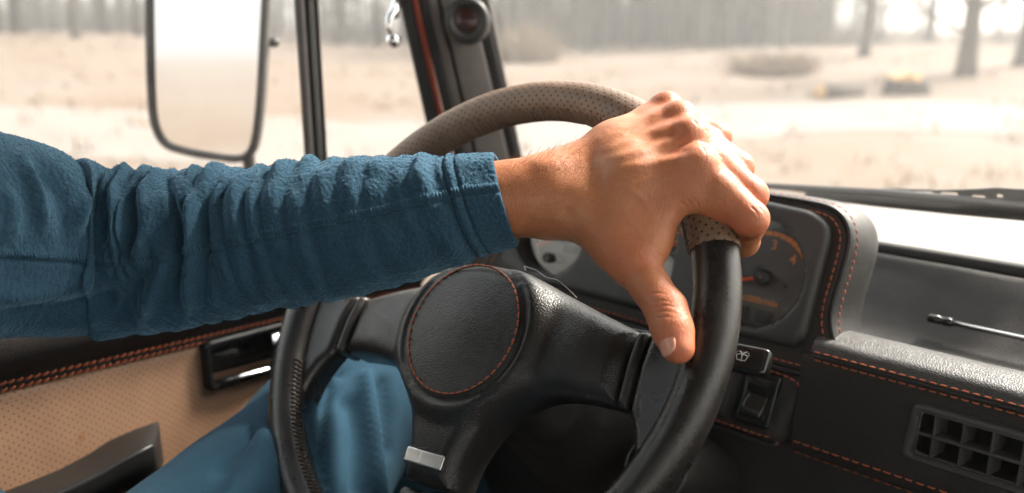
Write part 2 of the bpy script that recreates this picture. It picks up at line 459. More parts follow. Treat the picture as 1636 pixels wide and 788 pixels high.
def dusty_black():
    m, nt, out = newmat('dusty_mirror_frame'); co = texco(nt)
    sp = mathn(nt, 'GREATER_THAN', noise(nt, co, 420, 3, .7), .63)
    col = mixc(nt, mathn(nt, 'MULTIPLY', sp, .5), (.03, .026, .025), (.35, .3, .27))
    principled(nt, out, col, .6, bump(nt, noise(nt, co, 300, 3), .3, .001)); return m
M['mirror_frame'] = dusty_black()
def skinmat():
    m, nt, out = newmat('skin'); co = texco(nt)
    v1 = noise(nt, co, 28, 5, .6); v2 = noise(nt, co, 190, 4, .6); 
    col = ramp(nt, v1, [(.28, (.40, .140, .062)), (.5, (.50, .195, .090)), (.72, (.58, .27, .145))])
    col = mixc(nt, mathn(nt, 'MULTIPLY', mathn(nt, 'GREATER_THAN', v2, .58), .22), col, (.46, .16, .085))
    at = nd(nt, 'ShaderNodeAttribute', attribute_name='flush'); col = mixc(nt, mathn(nt, 'MULTIPLY', at.outputs['Fac'], .55), col, (.50, .125, .065))
    fr = mathn(nt, 'MULTIPLY', mathn(nt, 'LESS_THAN', voro(nt, co, 210), .10), .25); col = mixc(nt, fr, col, (.22, .09, .045))
    d = voro(nt, co, 900, 'DISTANCE_TO_EDGE'); d = mathn(nt, 'MINIMUM', d, .3)
    w = nd(nt, 'ShaderNodeTexWave', i_Scale=160, i_Distortion=9, i_Detail=3); nt.links.new(co, w.inputs['Vector'])
    nm = bump(nt, noise(nt, co, 110, 5, .6), .35, .0022)
    nm = bump(nt, mathn(nt, 'ADD', d, mathn(nt, 'MULTIPLY', w.outputs['Fac'], .25)), .50, .00045, nm)
    p = principled(nt, out, col, mathn(nt, 'ADD', mathn(nt, 'MULTIPLY', noise(nt, co, 60, 3), .2), .36), nm, Specular_IOR_Level=.45)
    p.inputs['Subsurface Weight'].default_value = .06; p.inputs['Subsurface Radius'].default_value = (1, .35, .18); p.inputs['Subsurface Scale'].default_value = .006
    return m
M['skin'] = skinmat()
M['nail'] = plastic('finger_nail', (.58, .28, .20), .22, .05, 500)
M['hair'] = plastic('brown_arm_hair', (.16, .085, .04), .5)
def fabric(name, base, fuzz, scale, bs, sheen, detail_scale, fade=.35, fadec=1.25):
    m, nt, out = newmat(name); co = texco(nt)
    d = voro(nt, co, scale, 'SMOOTH_F1'); n1 = noise(nt, co, detail_scale, 5, .7); n0 = noise(nt, co, 12, 4)
    col = ramp(nt, n1, [(.3, tuple(c * .62 for c in base)), (.7, tuple(c * 1.28 for c in base))])
    col = mixc(nt, mathn(nt, 'MULTIPLY', ramp(nt, n0, [(.35, (0, 0, 0)), (.68, (1, 1, 1))]), fade), col, tuple(c * fadec for c in base))
    h = mathn(nt, 'ADD', mathn(nt, 'MULTIPLY', d, -1.0), n1)
    nm = bump(nt, h, bs, .0012)
    p = principled(nt, out, col, .9, nm, Specular_IOR_Level=.15)
    p.inputs['Sheen Weight'].default_value = sheen; p.inputs['Sheen Roughness'].default_value = .45; p.inputs['Sheen Tint'].default_value = (*fuzz, 1)
    return m
M['fleece'] = fabric('blue_fleece', (.027, .070, .112), (.35, .62, .85), 420, .5, .5, 700)
M['fleece_thread'] = fabric('navy_thread', (.030, .076, .122), (.35, .6, .8), 900, .4, .3, 900)
M['jeans'] = fabric('blue_denim', (.011, .034, .056), (.4, .65, .8), 1500, .35, .05, 900, .6, 1.9)
# ---------------------------------------------------------------- steering wheel
WC = np.array([-0.39766, 0.39172, -0.20196]); RAKE = R(36.11)
WA = np.array([0, -math.cos(RAKE), math.sin(RAKE)]); WU = np.array([0, math.sin(RAKE), math.cos(RAKE)])
rot = R(8)
EX = math.cos(rot) * np.array([1., 0, 0]) + math.sin(rot) * WU
EY = -math.sin(rot) * np.array([1., 0, 0]) + math.cos(rot) * WU
RR, RT = .185, .0147
def WL(u, v, h): return WC + u * EX + v * EY + h * WA
def rimpt(th, psi, r=RT): return WL((RR + r * math.cos(psi)) * math.cos(th), (RR + r * math.cos(psi)) * math.sin(th), r * math.sin(psi))
wheel = empty('steering_wheel', WC, 'black leather three-spoke steering wheel with a perforated brown grip, held by the hand', 'steering wheel')
def torus_arc(a0, a1, n, r, seg, flare=None):
    V = []; U = []; full = abs(a1 - a0 - 2 * math.pi) < 1e-6
    for i in range(n + (0 if full else 1)):
        th = a0 + (a1 - a0) * i / n
        rr = r if flare is None else flare(i / n)
        for k in range(seg + 1):
            ps = 2 * math.pi * k / seg; V.append(rimpt(th, ps, rr)); U.append((RR * th, r * ps))
    Fc = []; s = seg + 1; m = n + (0 if full else 1)
    for i in range(n):
        j = (i + 1) % m
        for k in range(seg): Fc.append((i * s + k, j * s + k, j * s + k + 1, i * s + k + 1))
    return V, Fc, U
V, Fc, U = torus_arc(R(157), R(383), 200, RT, 40)
rim = obj('rim', V, Fc, M['leather_smooth'], wheel)
def gripr(f):
    e = min(f, 1 - f) * R(140) * RR
    return RT + .0012 * min(1, max(0, (e + .0005) / .004)) ** .5 if e < .004 else RT + .0012
V, Fc, U = torus_arc(R(20), R(160), 260, RT + .0012, 48, gripr)
V = np.array(V); nn = np.array([mnoise.noise(Vector(v * 90)) for v in V])
c0 = np.array([rimpt(math.atan2((v - WC) @ EY, (v - WC) @ EX), 0, 0) for v in V]); out = (V - c0); out /= np.linalg.norm(out, axis=1)[:, None]
V = V + out * (nn * .0004)[:, None]
grip = obj('grip_cover', V, Fc, M['grip'], wheel, uv=U)
# lacing along the inner side: brown threads on the perforated grip, dark braid on the plain leather
rnd = random.Random(3)
m = MB(); th = R(21)
while th < R(159):
    p0, p1 = R(140) + rnd.uniform(-.16, .12), R(186) + rnd.uniform(-.1, .2); w = rnd.uniform(-.006, .010)
    q = [rimpt(th + w * f, p0 + (p1 - p0) * f, RT + .0014 + .0006 * math.sin(f * math.pi)) for f in np.linspace(0, 1, 6)]
    m.add(tube(q, np.array([.25, .7, .9, .9, .8, .5]) * .00065, 5)); th += R(.62) * rnd.uniform(.7, 1.35)
m.build('lacing', M['brown_thread'], grip)
m = MB(); th = R(199)
while th < R(262):
    for s in (-1, 1):
        q = [rimpt(th + s * .008 * f, R(158) + R(14) * f * s + R(4), RT + .0004 + .0007 * math.sin(abs(f) * math.pi)) for f in np.linspace(0, 1, 5)]
        m.add(tube(q, np.array([.6, 1, 1.1, 1, .5]) * .0007, 5))
    th += R(1.25)
m.build('lacing', M['dark_thread'], rim)
# hub pad
half = [(0, .0445), (.03, .042), (.06, .034), (.09, .0235), (.1275, .0115)]
low = [(.1275, -.0395), (.112, -.0385), (.089, -.0385), (.068, -.043), (.05, -.055), (.037, -.0695), (.028, -.087), (.0235, -.104), (.0225, -.1195)]
rh = np.concatenate([spline(half, 40), spline(low, 50)])
outl = np.concatenate([rh, (rh * [-1, 1])[::-1][0:-1]])
outl = fillet(resample(outl, 200, True), .001, 2)
DC = (0.0, -.009)
def sst(a, b, x): t = np.clip((x - a) / (b - a), 0, 1); return t * t * (3 - 2 * t)
def hubh(u, v):
    r = np.hypot(u - DC[0], v - DC[1])
    return .0065 * sst(.072, .056, r) - .0022 * np.exp(-((r - .0535) / .0022) ** 2) + .0016 * np.exp(-(r / .035) ** 2) - .004 * sst(.09, .13, np.abs(u)) - .003 * sst(.08, .12, -v) - 6.0 * np.maximum(0, v + .018) ** 2 * sst(.056, .080, r)
V, Fc, _ = plate(outl, [], WL, hubh, .0135, .036, .0021)
hub = obj('hub_pad', V, Fc, M['leather'], wheel)
ringp = [WL(DC[0] + .0487 * math.cos(t), DC[1] + .0487 * math.sin(t), .0072) for t in np.linspace(0, 2 * math.pi, 240)]
V, Fc = stitches(ringp, .0048, .0013, .00062, WA)
obj('ring_stitching', V, Fc, M['orange_thread'], hub)
obj('stitch_groove', *tube([WL(DC[0] + .0487 * math.cos(t), DC[1] + .0487 * math.sin(t), .0063) for t in np.linspace(0, 2 * math.pi, 160, endpoint=False)], .00075, 8, closed=True), M['black'], hub)
# badge on the lower spoke of the hub
bz = -.0035
obj('badge', *rbox(WL(-.003, -.1025, bz + .0008), (EX, EY, WA), (.0178, .0052, .0016), .0012), M['silver'], wheel)
badge = bpy.data.objects['badge']
m = MB()
for x0, x1 in ((-.0160, -.0045), (-.0025, .0160)):
    xs = np.arange(x0, x1, .00105)
    for x in xs:
        for y in np.arange(-.1064, -.0985, .00105): m.add(rbox(WL(x - .0025, y + .0003, bz + .0024), (EX, EY, WA), (.00036, .00036, .0003), 0))
m.build('mesh_texture', M['silver'], badge, smooth=False)
m = MB(); ro = [(-.0178, -.0052), (.0178, -.0052), (.0178, .0052), (-.0178, .0052)]
m.add(tube([WL(a - .003, -.1025 + b, bz + .0006) for a, b in fillet(ro, .002, 5)], .0009, 8, closed=True)).build('badge_rim', M['black'], badge)
# side spokes and their leather joints
for s in (1, -1):
    S = lambda u, v, h, s=s: WL(s * u, v, h)
    def fix(o):
        return o
    band = fillet([(.1292, .0105), (.1375, .0108), (.1375, -.0415), (.1292, -.0400)], .0015, 3)
    V, Fc, _ = plate(band if s > 0 else band, [], S, lambda u, v: -.0045 - 6.0 * np.maximum(0, v + .018) ** 2, .006, .030, .0018)
    if s < 0: Fc = [f[::-1] for f in Fc]
    obj('spoke_band', V, Fc, M['leather'], wheel)
    arc = [(RR * math.cos(a), RR * math.sin(a)) for a in np.linspace(R(17), R(-33), 16)]
    up_ = spline([(.1388, .0105), (.150, .0115), (.160, .018), (.168, .032), arc[0]], 24)
    dn_ = spline([arc[-1], (.152, -.080), (.150, -.066), (.145, -.053), (.1388, -.0425)], 24)
    ol = np.concatenate([up_, np.array(arc[1:-1]), dn_])
    V, Fc, _ = plate(ol, [], S, lambda u, v: -.0045 + .005 * sst(.145, .182, np.hypot(u, v)) - 6.0 * np.maximum(0, v + .018) ** 2 * sst(.172, .150, np.hypot(u, v)), .007, .024, .0024)
    if s < 0: Fc = [f[::-1] for f in Fc]
    obj('spoke', V, Fc, M['leather_smooth'], wheel)
    V, Fc = tube([S(.1335, .006, -.0050), S(.1335, -.012, -.0046), S(.1335, -.034, -.0050)], .0007, 6)
arc = [(RR * math.cos(a), RR * math.sin(a)) for a in np.linspace(R(-108), R(-72), 14)]
ol = np.concatenate([spline([(-.0225, -.1240), (-.0235, -.140), (-.030, -.160), (-.045, -.174), arc[0]], 20), np.array(arc[1:-1]), spline([arc[-1], (.045, -.174), (.030, -.160), (.0235, -.140), (.0225, -.1240)], 20)])
V, Fc, _ = plate(ol, [], WL, lambda u, v: -.006 + .010 * sst(.145, .182, np.hypot(u, v)), .008, .026, .0024)
obj('spoke', V, Fc, M['leather'], wheel)
obj('hub_boss', *lathe([(.001, -.034), (.05, -.034), (.048, -.055), (.040, -.075), (.04, -.09)], WC + EY * -.009, WA, 40), M['black'], wheel)

# ---------------------------------------------------------------- steering column
CB = WC + WA * -.09 + WU * -.01
column = empty('steering_column', CB, 'leather covered steering column with wiper stalk behind the wheel', 'steering column')
rings = []
for h, w, tpp, bt in ((-.075, .036, .036, .036), (-.080, .046, .044, .046), (-.10, .056, .052, .058), (-.15, .062, .058, .070), (-.20, .066, .060, .082), (-.26, .068, .060, .090)):
    P = fillet([(-w, tpp), (w, tpp), (w, -bt * .35), (w * .55, -bt), (-w * .55, -bt), (-w, -bt * .35)], .026, 7)
    rings.append(np.array([WC + a * np.array([1., 0, 0]) + (b - .008) * WU + h * WA for a, b in P]))
V, Fc = loft([resample(np.vstack([a * (1 - t) + b * t]), 90, True) for a, b in zip(rings[:-1], rings[1:]) for t in np.linspace(0, 1, 14, endpoint=False)])
V = V + np.array([nrm(v - WC - ((v - WC) @ WA) * WA) * (mnoise.noise(Vector(v * 26)) * .0045 + mnoise.noise(Vector(v * 70)) * .0012) for v in V])
shroud = obj('column_shroud', V, Fc, M['tray'], column, sharp=60)
seam = [WC + (.037 - .001) * np.array([1., 0, 0]) + (-bt - .004) * WU + h * WA for h, bt in ((-.10, .040), (-.16, .052), (-.24, .066))]
# wiper stalk
c0 = np.array([-.335, .520, -.2380]); c1 = np.array([-.262, .5265, -.2345])
sx = nrm(c1 - c0); sa = nrm(WA - np.dot(WA, sx) * sx); sb = np.cross(sa, sx)
V, Fc = loft([np.array([c0 + sx * x + sb * a * w + sa * b * t for a, b in fillet([(-1, -1), (1, -1), (1, 1), (-1, 1)], .35, 4)]) for x, w, t in
              ((-.03, .006, .006), (.015, .0065, .006), (.045, .0078, .0065), (.060, .0102, .0068), (.100, .0100, .0066), (.1035, .0094, .006), (.1048, .008, .0045))])
stalk = obj('wiper_stalk', V, Fc, M['black_gloss'], column, sharp=50)
ic = c0 + sx * .086 + sa * .0070
I3 = lambda a, b: ic + sx * a + sb * b
m = MB()
fan = fillet([(-.0042, .0008), (-.0030, -.0026), (.0030, -.0026), (.0042, .0008)], .0004, 2)
top = [(.0042 * math.cos(t) , .0008 + .0012 * math.sin(t)) for t in np.linspace(0, math.pi, 9)]
m.add(tube([I3(a, b) for a, b in np.concatenate([fan, np.array(top)])], .00024, 5, closed=True))
m.add(tube([I3(0, -.0034), I3(.0001, .0018)], .00022, 5)); 
for s in (-1, 1):
    for k, (a, b) in enumerate(((.0012, .0030), (.0026, .0042), (.0042, .0034), (.0050, .0018))):
        m.add(ball(I3(s * a, b), .00034, seg=6, ring=4))
    m.add(tube([I3(0, .0018), I3(s * .0008, .0034), I3(s * .0024, .0038)], .00020, 5))
m.build('washer_symbol', M['icon'], stalk)
# ignition lock at the right of the column
ig = np.array([-.296, .508, -.335])
ia = nrm(np.array([.10, -.80, .45]))
V, Fc = lathe([(.0, .032), (.020, .032), (.0235, .030), (.026, .022), (.0275, .0), (.030, -.03), (.034, -.08)], ig, ia, 40)
lock = obj('ignition_lock', V, Fc, M['tray'], column)
V, Fc = lathe([(.0225, .0305), (.0232, .0322), (.0244, .0318), (.0252, .0290)], ig, ia, 40)
obj('lock_ring', V, Fc, M['black'], lock)
# ---------------------------------------------------------------- dashboard
dash = empty('dashboard', (-.1, .66, -.34), 'black leather dashboard with orange stitching, round gauges and an air vent', 'dashboard')
TA = R(15); PN = np.array([0, -math.cos(TA), math.sin(TA)]); PV = np.array([0, math.sin(TA), math.cos(TA)]); PO = np.array([0., .62, -.2])
def PB(x, v, h): return PO + np.array([x, 0, 0]) + v * PV + h * PN
XM = -.403
rs = [(-.300, .0690), (-.258, .0682), (-.2375, .0655), (-.2265, .0573), (-.2208, .0433), (-.2212, .0208), (-.2235, -.0090), (-.2218, -.0245), (-.2150, -.0430), (-.2165, -.0600), (-.2270, -.0665), (-.300, -.0670)]
rs = spline(rs, 90)
seam_o = np.concatenate([rs, (rs * [-1, 1] + [2 * XM, 0])[::-1]])
TC, LC, GR = (-.2935, .0045), (-.5125, .0045), .0462
circ = lambda c, r, n=72: np.array([(c[0] + r * math.cos(t), c[1] + r * math.sin(t)) for t in np.linspace(0, 2 * math.pi, n, endpoint=False)])
win = [fillet([(-.4380, -.0190), (-.3655, -.0190), (-.3655, .0040), (-.4380, .0040)], .005, 4), fillet([(-.4380, .0090), (-.3655, .0090), (-.3655, .0400), (-.4380, .0400)], .005, 4)]
big = [circ(TC, GR + .004), circ(LC, GR + .004)] + [fillet([(w[:, 0].min() - .003, w[:, 1].min() - .003), (w[:, 0].max() + .003, w[:, 1].min() - .003), (w[:, 0].max() + .003, w[:, 1].max() + .003), (w[:, 0].min() - .003, w[:, 1].max() + .003)], .005, 4) for w in win]
V, Fc, _ = plate(seam_o, big, PB, 0, .004, .03, .0045)
face = obj('binnacle_face', V, Fc, M['leather_dash'], dash)
inn = [(-.300, .0655), (-.2500, .0625), (-.2350, .0525), (-.2335, .0400), (-.2378, -.0400), (-.2460, -.0490), (-.300, -.0510)]
inn = np.array(inn); inn = np.concatenate([inn, (inn * [-1, 1] + [2 * XM, 0])[::-1]])
inn = fillet(inn, [.004, .012, .010, .012, .008, .010, .01, .01, .010, .008, .012, .010, .012, .004], 5)
V, Fc, _ = plate(inn, [circ(TC, GR), circ(LC, GR)] + win, PB, .0075, .0065, .0, .003, hole_edge=.003, hole_depth=.012)
bezel = obj('gauge_bezel', V, Fc, M['bezel'], dash)
# hood: from the stitched seam back over the cluster
tn = np.roll(seam_o, -1, 0) - np.roll(seam_o, 1, 0); tn /= np.linalg.norm(tn, axis=1)[:, None]; on = np.stack([-tn[:, 1], tn[:, 0]], 1)
if ((seam_o - [XM, 0]) * on).sum() < 0: on = -on
for _ in range(6): on = (np.roll(on, 1, 0) + on + np.roll(on, -1, 0)); on /= np.linalg.norm(on, axis=1)[:, None]
rings = []
for h, e in ((-.002, -.0006), (-.0045, .0022), (-.009, .0034), (-.025, .0062), (-.042, .0075), (-.056, .0060), (-.068, .0005), (-.077, -.010), (-.082, -.026)):
    q = seam_o + on * e; rings.append(np.array([PB(a, b, h) for a, b in q]))
V, Fc = loft(rings); Fc = [f for f in Fc if len(f) == 4]; hood = obj('binnacle_hood', V, Fc, M['leather_hood'], dash)
m = MB(); m.add(tube([PB(a, b, -.0012) for a, b in seam_o + on * .0010], .0016, 8, closed=True)); m.build('hood_piping', M['black'], hood)
V, Fc = stitches([PB(a, b, .0004) for a, b in np.vstack([seam_o - on * .0058, (seam_o - on * .0058)[:1]])], .0044, .0018, .00062, PN); obj('hood_stitching', V, Fc, M['orange_thread'], hood)
V, Fc = stitches([PB(a, b, -.0105) for a, b in np.vstack([seam_o + on * .0037, (seam_o + on * .0037)[:1]])], .0044, .0018, .00060, (1, 0, 0)); obj('hood_stitching', V, Fc, M['orange_thread'], hood)
# gauges
def gauge(name, c, sgn):
    cx, cv = c[0] + .0135 * 0, c[1] - .001
    DEP = -.026
    V, Fc = [], []
    rg = [np.array([PB(c[0] + r * math.cos(t), c[1] + r * math.sin(t), h) for t in np.linspace(0, 2 * math.pi, 72, endpoint=False)]) for r, h in ((GR + .0005, -.003), (GR - .0005, -.012), (GR + .003, DEP - .001))]
    V, Fc = loft(rg, caps=False)
    Fc = [f[::-1] for f in Fc]
    g = obj(name, V, Fc, M['black'], dash)
    V, Fc = lathe([(.0005, 0), (GR + .004, 0)], PB(cx, cv, DEP), PN, 72); obj('dial_face', V, Fc, M['dial'], g)
    return g
dc = (-.2925, .0005); D = -.026; SC = .036 / .0415
def DP(r, a, h=.0009): return PB(dc[0] + r * math.cos(R(a)), dc[1] + r * math.sin(R(a)), D + h)
tach = gauge('rev_counter', TC, 1)
def arcseg(r0, r1, a0, a1, n=6, dp=DP):
    V = [dp(r, a) for r in (r0, r1) for a in np.linspace(a0, a1, n)]
    return np.array(V), [(i, i + 1, n + i + 1, n + i) for i in range(n - 1)]
m = MB()
a = 205
while a > 28:
    if a < 140: m.add(arcseg(.0368, .0408, a - 8.2, a))
    else: m.add(arcseg(.0390, .0408, a - 1.0, a))
    a -= 8.9
m.build('tick_marks', M['dial_orange'], tach, smooth=False)
def text(s, size, P, ex, ey, name, mat, parent, bold=.0):
    cu = bpy.data.curves.new(name, 'FONT'); cu.body = s; cu.size = size; cu.align_x = 'CENTER'; cu.align_y = 'CENTER'; cu.extrude = .0001; cu.offset = bold
    ez = np.cross(ex, ey)
    tmp = bpy.data.objects.new(name, cu); COL.objects.link(tmp)
    dg = bpy.context.evaluated_depsgraph_get(); me = bpy.data.meshes.new_from_object(tmp.evaluated_get(dg))
    bpy.data.objects.remove(tmp); bpy.data.curves.remove(cu)
    me.name = name; me.materials.clear(); me.materials.append(mat)
    n = len(me.vertices); co = np.zeros(n * 3); me.vertices.foreach_get('co', co); co = co.reshape(-1, 3)
    Wd = P + co @ np.array([ex, ey, ez]) - wloc(parent)
    me.vertices.foreach_set('co', Wd.ravel()); me.update()
    o = bpy.data.objects.new(name, me); COL.objects.link(o); o.parent = parent; return o
XA = np.array([1., 0, 0])
for k, an in ((1, 168), (2, 126), (3, 84), (4, 42)):
    text(str(k), .0118, DP(.0292, an), XA, PV, 'numeral', M['dial_orange'], tach, .0001)
text('0', .0118, DP(.0292, 210), XA, PV, 'numeral', M['dial_orange'], tach, .0001)
text('x1000r/min', .0074, PB(dc[0] - .001, dc[1] - .0205, D + .0009), XA, PV, 'unit_text', M['dial_orange'], tach, .0001)
m = MB()
na = 197
pts = [DP(r, na, .006) for r in (-.006, .0, .012, .030, .036)]
m.add(tube(pts, np.array([1.1, 1.3, 1.2, 1.0, .6]) * .0014, 6)); m.build('needle', M['needle'], tach)
obj('needle_cap', *lathe([(.0075, .000), (.0075, .006), (.0062, .0078), (.001, .0082)], DP(0, 0, .001), PN, 28), M['black'], tach)
for x in (-.012, .010): obj('warning_window', *rbox(PB(dc[0] + x - .004, dc[1] - .0335, D + .0008), (XA, PV, PN), (.0075, .0058, .0008), .0005), M['dial_dark'], tach)
obj('dial_stud', *lathe([(.0, .0015), (.0016, .0012), (.0018, 0)], PB(dc[0] + .0195, dc[1] - .003, D), PN, 14), M['dial_dark'], tach)
obj('gauge_glass', *lathe([(.0002, 0), (GR, 0)], PB(*TC, -.010), PN, 48), M['dial_glass'], tach)
spd = gauge('speedometer', LC, -1)
lc = (-.5125, .0005)
def DL(r, a, h=.0009): return PB(lc[0] + r * math.cos(R(a)), lc[1] + r * math.sin(R(a)), D + h)
m = MB(); a = 215
while a > -40: m.add(arcseg(.0375, .0408, a - 1.4, a, 3, DL)); a -= 6
m.build('tick_marks', M['dial_orange'], spd, smooth=False)
for k, an in ((20, 200), (40, 170), (60, 140), (80, 110), (100, 80), (120, 50), (140, 20), (160, -10)):
    text(str(k), .0075, DL(.0315, an), XA, PV, 'numeral', M['dial_orange'], spd, .0001)
m = MB(); m.add(tube([DL(r, 208, .006) for r in (-.006, 0, .012, .03, .036)], np.array([1.1, 1.2, 1.1, .8, .4]) * .001, 6)); m.build('needle', M['needle'], spd)
obj('needle_cap', *lathe([(.0075, .000), (.0075, .006), (.0062, .0078), (.001, .0082)], DL(0, 0, .001), PN, 28), M['black'], spd)
obj('trip_knob', *lathe([(.0055, -.026), (.0055, -.006), (.0048, -.0045), (.0030, -.0045), (.0026, -.0052), (.0005, -.0052)], PB(-.517, -.0245, 0), PN, 24), M['bezel'], spd)
obj('odometer_window', *rbox(PB(lc[0] + .012, lc[1] - .012, D + .001), (XA, PV, PN), (.011, .0038, .001), .0006), M['dial_dark'], spd)
obj('gauge_glass', *lathe([(.0002, 0), (GR, 0)], PB(*LC, -.010), PN, 48), M['dial_glass'], spd)
# centre displays
lp = obj('warning_panel', *rbox(PB(-.40175, -.0075, -.011), (XA, PV, PN), (.038, .0125, .003), .001), M['white_plate'], dash)
fp = obj('fuel_gauge', *rbox(PB(-.40175, .0245, -.014), (XA, PV, PN), (.038, .0165, .003), .001), M['dial'], dash)
m = MB()
for k in range(7): m.add(rbox(PB(-.372 - .002 * (k % 2), .013 + k * .004, -.0106), (XA, PV, PN), (.003, .0008, .0004), 0))
m.build('tick_marks', M['dial_orange'], fp, smooth=False)
m = MB(); m.add(tube([PB(-.385, .012, -.009), PB(-.366, .016, -.009)], .0008, 6)); m.build('needle', M['needle'], fp)
# lower switch panel
lo = [(-.570, -.0685), (-.2330, -.0685), (-.2300, -.0750), (-.2430, -.1285), (-.2510, -.1330), (-.570, -.1330)]
V, Fc, _ = plate(fillet(lo, [.004, .008, .006, .010, .008, .004], 5), [fillet([(-.2870, -.1210), (-.2540, -.1210), (-.2500, -.0735), (-.2840, -.0735)], .003, 3), fillet([(-.3260, -.1210), (-.2935, -.1210), (-.2915, -.0735), (-.3240, -.0735)], .003, 3)], PB, -.001, .010, .06, .004, hole_edge=.0015, hole_depth=.012)
panel = obj('switch_panel', V, Fc, M['leather_dash'], dash)
q = [PB(a, b, .0002) for a, b in spline([(-.56, -.0715), (-.34, -.0715), (-.262, -.0722), (-.240, -.0745), (-.2345, -.079)], 120)]
V, Fc = stitches(q, .0044, .0018, .0006, PN); obj('panel_stitching', V, Fc, M['orange_thread'], panel)
q = [PB(a, b, -.0008) for a, b in spline([(-.56, -.1265), (-.34, -.1265), (-.262, -.1262), (-.2495, -.1235)], 120)]
V, Fc = stitches(q, .0044, .0018, .0006, PN); obj('panel_stitching', V, Fc, M['orange_thread'], panel)
q = [PB(a, b, -.0125) for a, b in spline([(-.56, -.1336), (-.34, -.1336), (-.258, -.1334), (-.2465, -.1298)], 120)]
V, Fc = stitches(q, .0044, .0018, .0006, -PV); obj('panel_stitching', V, Fc, M['orange_thread'], panel)
m = MB(); m.add(tube([PB(a, b, -.0055) for a, b in spline([(-.56, -.1328), (-.34, -.1328), (-.257, -.1326), (-.246, -.1285)], 60)], .0014, 8)); m.build('panel_piping', M['black'], panel)
for k, (cx, cv) in enumerate(((-.2687, -.0972), (-.3090, -.0972))):
    fr = fillet([(cx - .0170, cv - .0235), (cx + .0150, cv - .0235), (cx + .0178, cv + .0230), (cx - .0146, cv + .0230)], .003, 4)
    rk = fillet([(cx - .0105, cv - .0165), (cx + .0085, cv - .0165), (cx + .0108, cv + .0160), (cx - .0082, cv + .0160)], .0022, 4)
    if k == 0:
        V, Fc, _ = plate(fr, [rk], PB, -.0005, .002, .012, .0025, hole_edge=.0015, hole_depth=.012)
        sw = obj('rocker_switch', V, Fc, M['black_gloss'], dash)
        V, Fc, _ = plate(resample(rk, 50, True) * .96 + np.array([cx, cv]) * .04, [], PB, lambda u, v: .0022 + .0030 * np.abs(v - cv - .002) / .016 - .0042 * np.exp(-((v - cv - .001) / .006) ** 2), .0018, .012, .0016)
        obj('rocker', V, Fc, M['black_gloss'], sw)
        for y in (.0120, -.0125): obj('rocker_ridge', *rbox(PB(cx + .0008 + y * .06, cv + y, .0048), (XA, PV, PN), (.0060, .0007, .0004), .0003), M['black_gloss'], sw)
    else:
        V, Fc, _ = plate(fr, [], PB, -.003, .002, .012, .003); obj('blank_plate', V, Fc, M['black'], dash)
# passenger side: padded roll, front face, tray, rear wall
def sweepx(prof, xs, name, mat, parent, wob=0, hole=None):
    rg = []
    for x in xs: rg.append(np.array([(x, a, b) for a, b in prof]))
    n = len(prof); V = np.concatenate(rg); Fc = []
    for i in range(len(xs) - 1):
        for k in range(n - 1):
            if hole and hole[0] < xs[i] and xs[i + 1] < hole[1] and k == hole[2]: continue
            Fc.append((i * n + k, i * n + k + 1, (i + 1) * n + k + 1, (i + 1) * n + k))
    if wob: V = V + np.array([[0, mnoise.noise(Vector(v * 25)) * wob, mnoise.noise(Vector(v * 25 + 7)) * wob] for v in V])
    return obj(name, V, Fc, mat, parent, sharp=50)
xs = np.linspace(-.2285, .72, 120); xt = np.linspace(-.36, .72, 130)
face_y, xr = .602, np.linspace(-.236, .72, 120)
VX0, VX1, VZ0, VZ1, VYF = -.1540, .03, -.3050, -.2600, .5985
fprof = [(.615, -.2475), (.6035, -.2475), (.6022, -.2490), (.6010, -.2540), (.5998, VZ1 - .0060), (.5976, VZ0 + .0050), (.5965, -.312), (.596, -.322), (.5965, -.328), (.599, -.332), (.606, -.3345), (.68, -.337)]
xr = np.concatenate([np.linspace(-.236, VX0 + .0090, 24), np.linspace(VX0 + .0090, VX1 - .006, 20)[1:], np.linspace(VX1 - .006, .72, 60)[1:]])
front = sweepx(fprof, xr, 'dash_front', M['leather_dash'], dash, hole=(VX0 + .0085, VX1 - .0055, 4))
roll = sweepx(fillet([(.601, -.2470), (.598, -.2440), (.603, -.2352), (.625, -.2305), (.646, -.2345), (.656, -.250), (.662, -.262)], [0, .003, .008, .012, .012, .008, 0], 6, False), xs, 'padded_roll', M['leather_hood'], dash, .0008)
tray = sweepx(fillet([(.655, -.252), (.672, -.2600), (.715, -.2560), (.738, -.2430), (.796, -.2085), (.806, -.2085), (.812, -.225)], [0, .012, .02, .02, .008, .004, 0], 6, False), xt, 'parcel_tray', M['tray'], dash, .0006)
obj('dash_top_pad', *rbox((-.545, .755, -.30), np.eye(3), (.185, .052, .092), .012), M['leather_dash'], dash)
for yy, zz, lf in ((.5985, -.2425, (0, -1, .5)), (.6008, -.2500, (0, -1, 0)), ):
    V, Fc = stitches([(x, yy, zz) for x in np.linspace(-.226, .70, 400)], .0050, .0020, .00065, lf); obj('roll_stitching', V, Fc, M['orange_thread'], roll)
m = MB(); m.add(tube([(x, .6005, -.2464) for x in np.linspace(-.228, .70, 60)], .0016, 8)); m.build('roll_piping', M['black'], roll)
for yy, zz in ((.5950, -.3210), (.5995, -.3322)):
    V, Fc = stitches([(x, yy, zz) for x in np.linspace(-.234, .70, 400)], .0054, .0024, .00065, (0, -1, 0)); obj('front_stitching', V, Fc, M['orange_thread'], front)
obj('lower_dash', *rbox((.0, .70, -.55), np.eye(3), (.72, .085, .22), .02), M['dark'], dash)
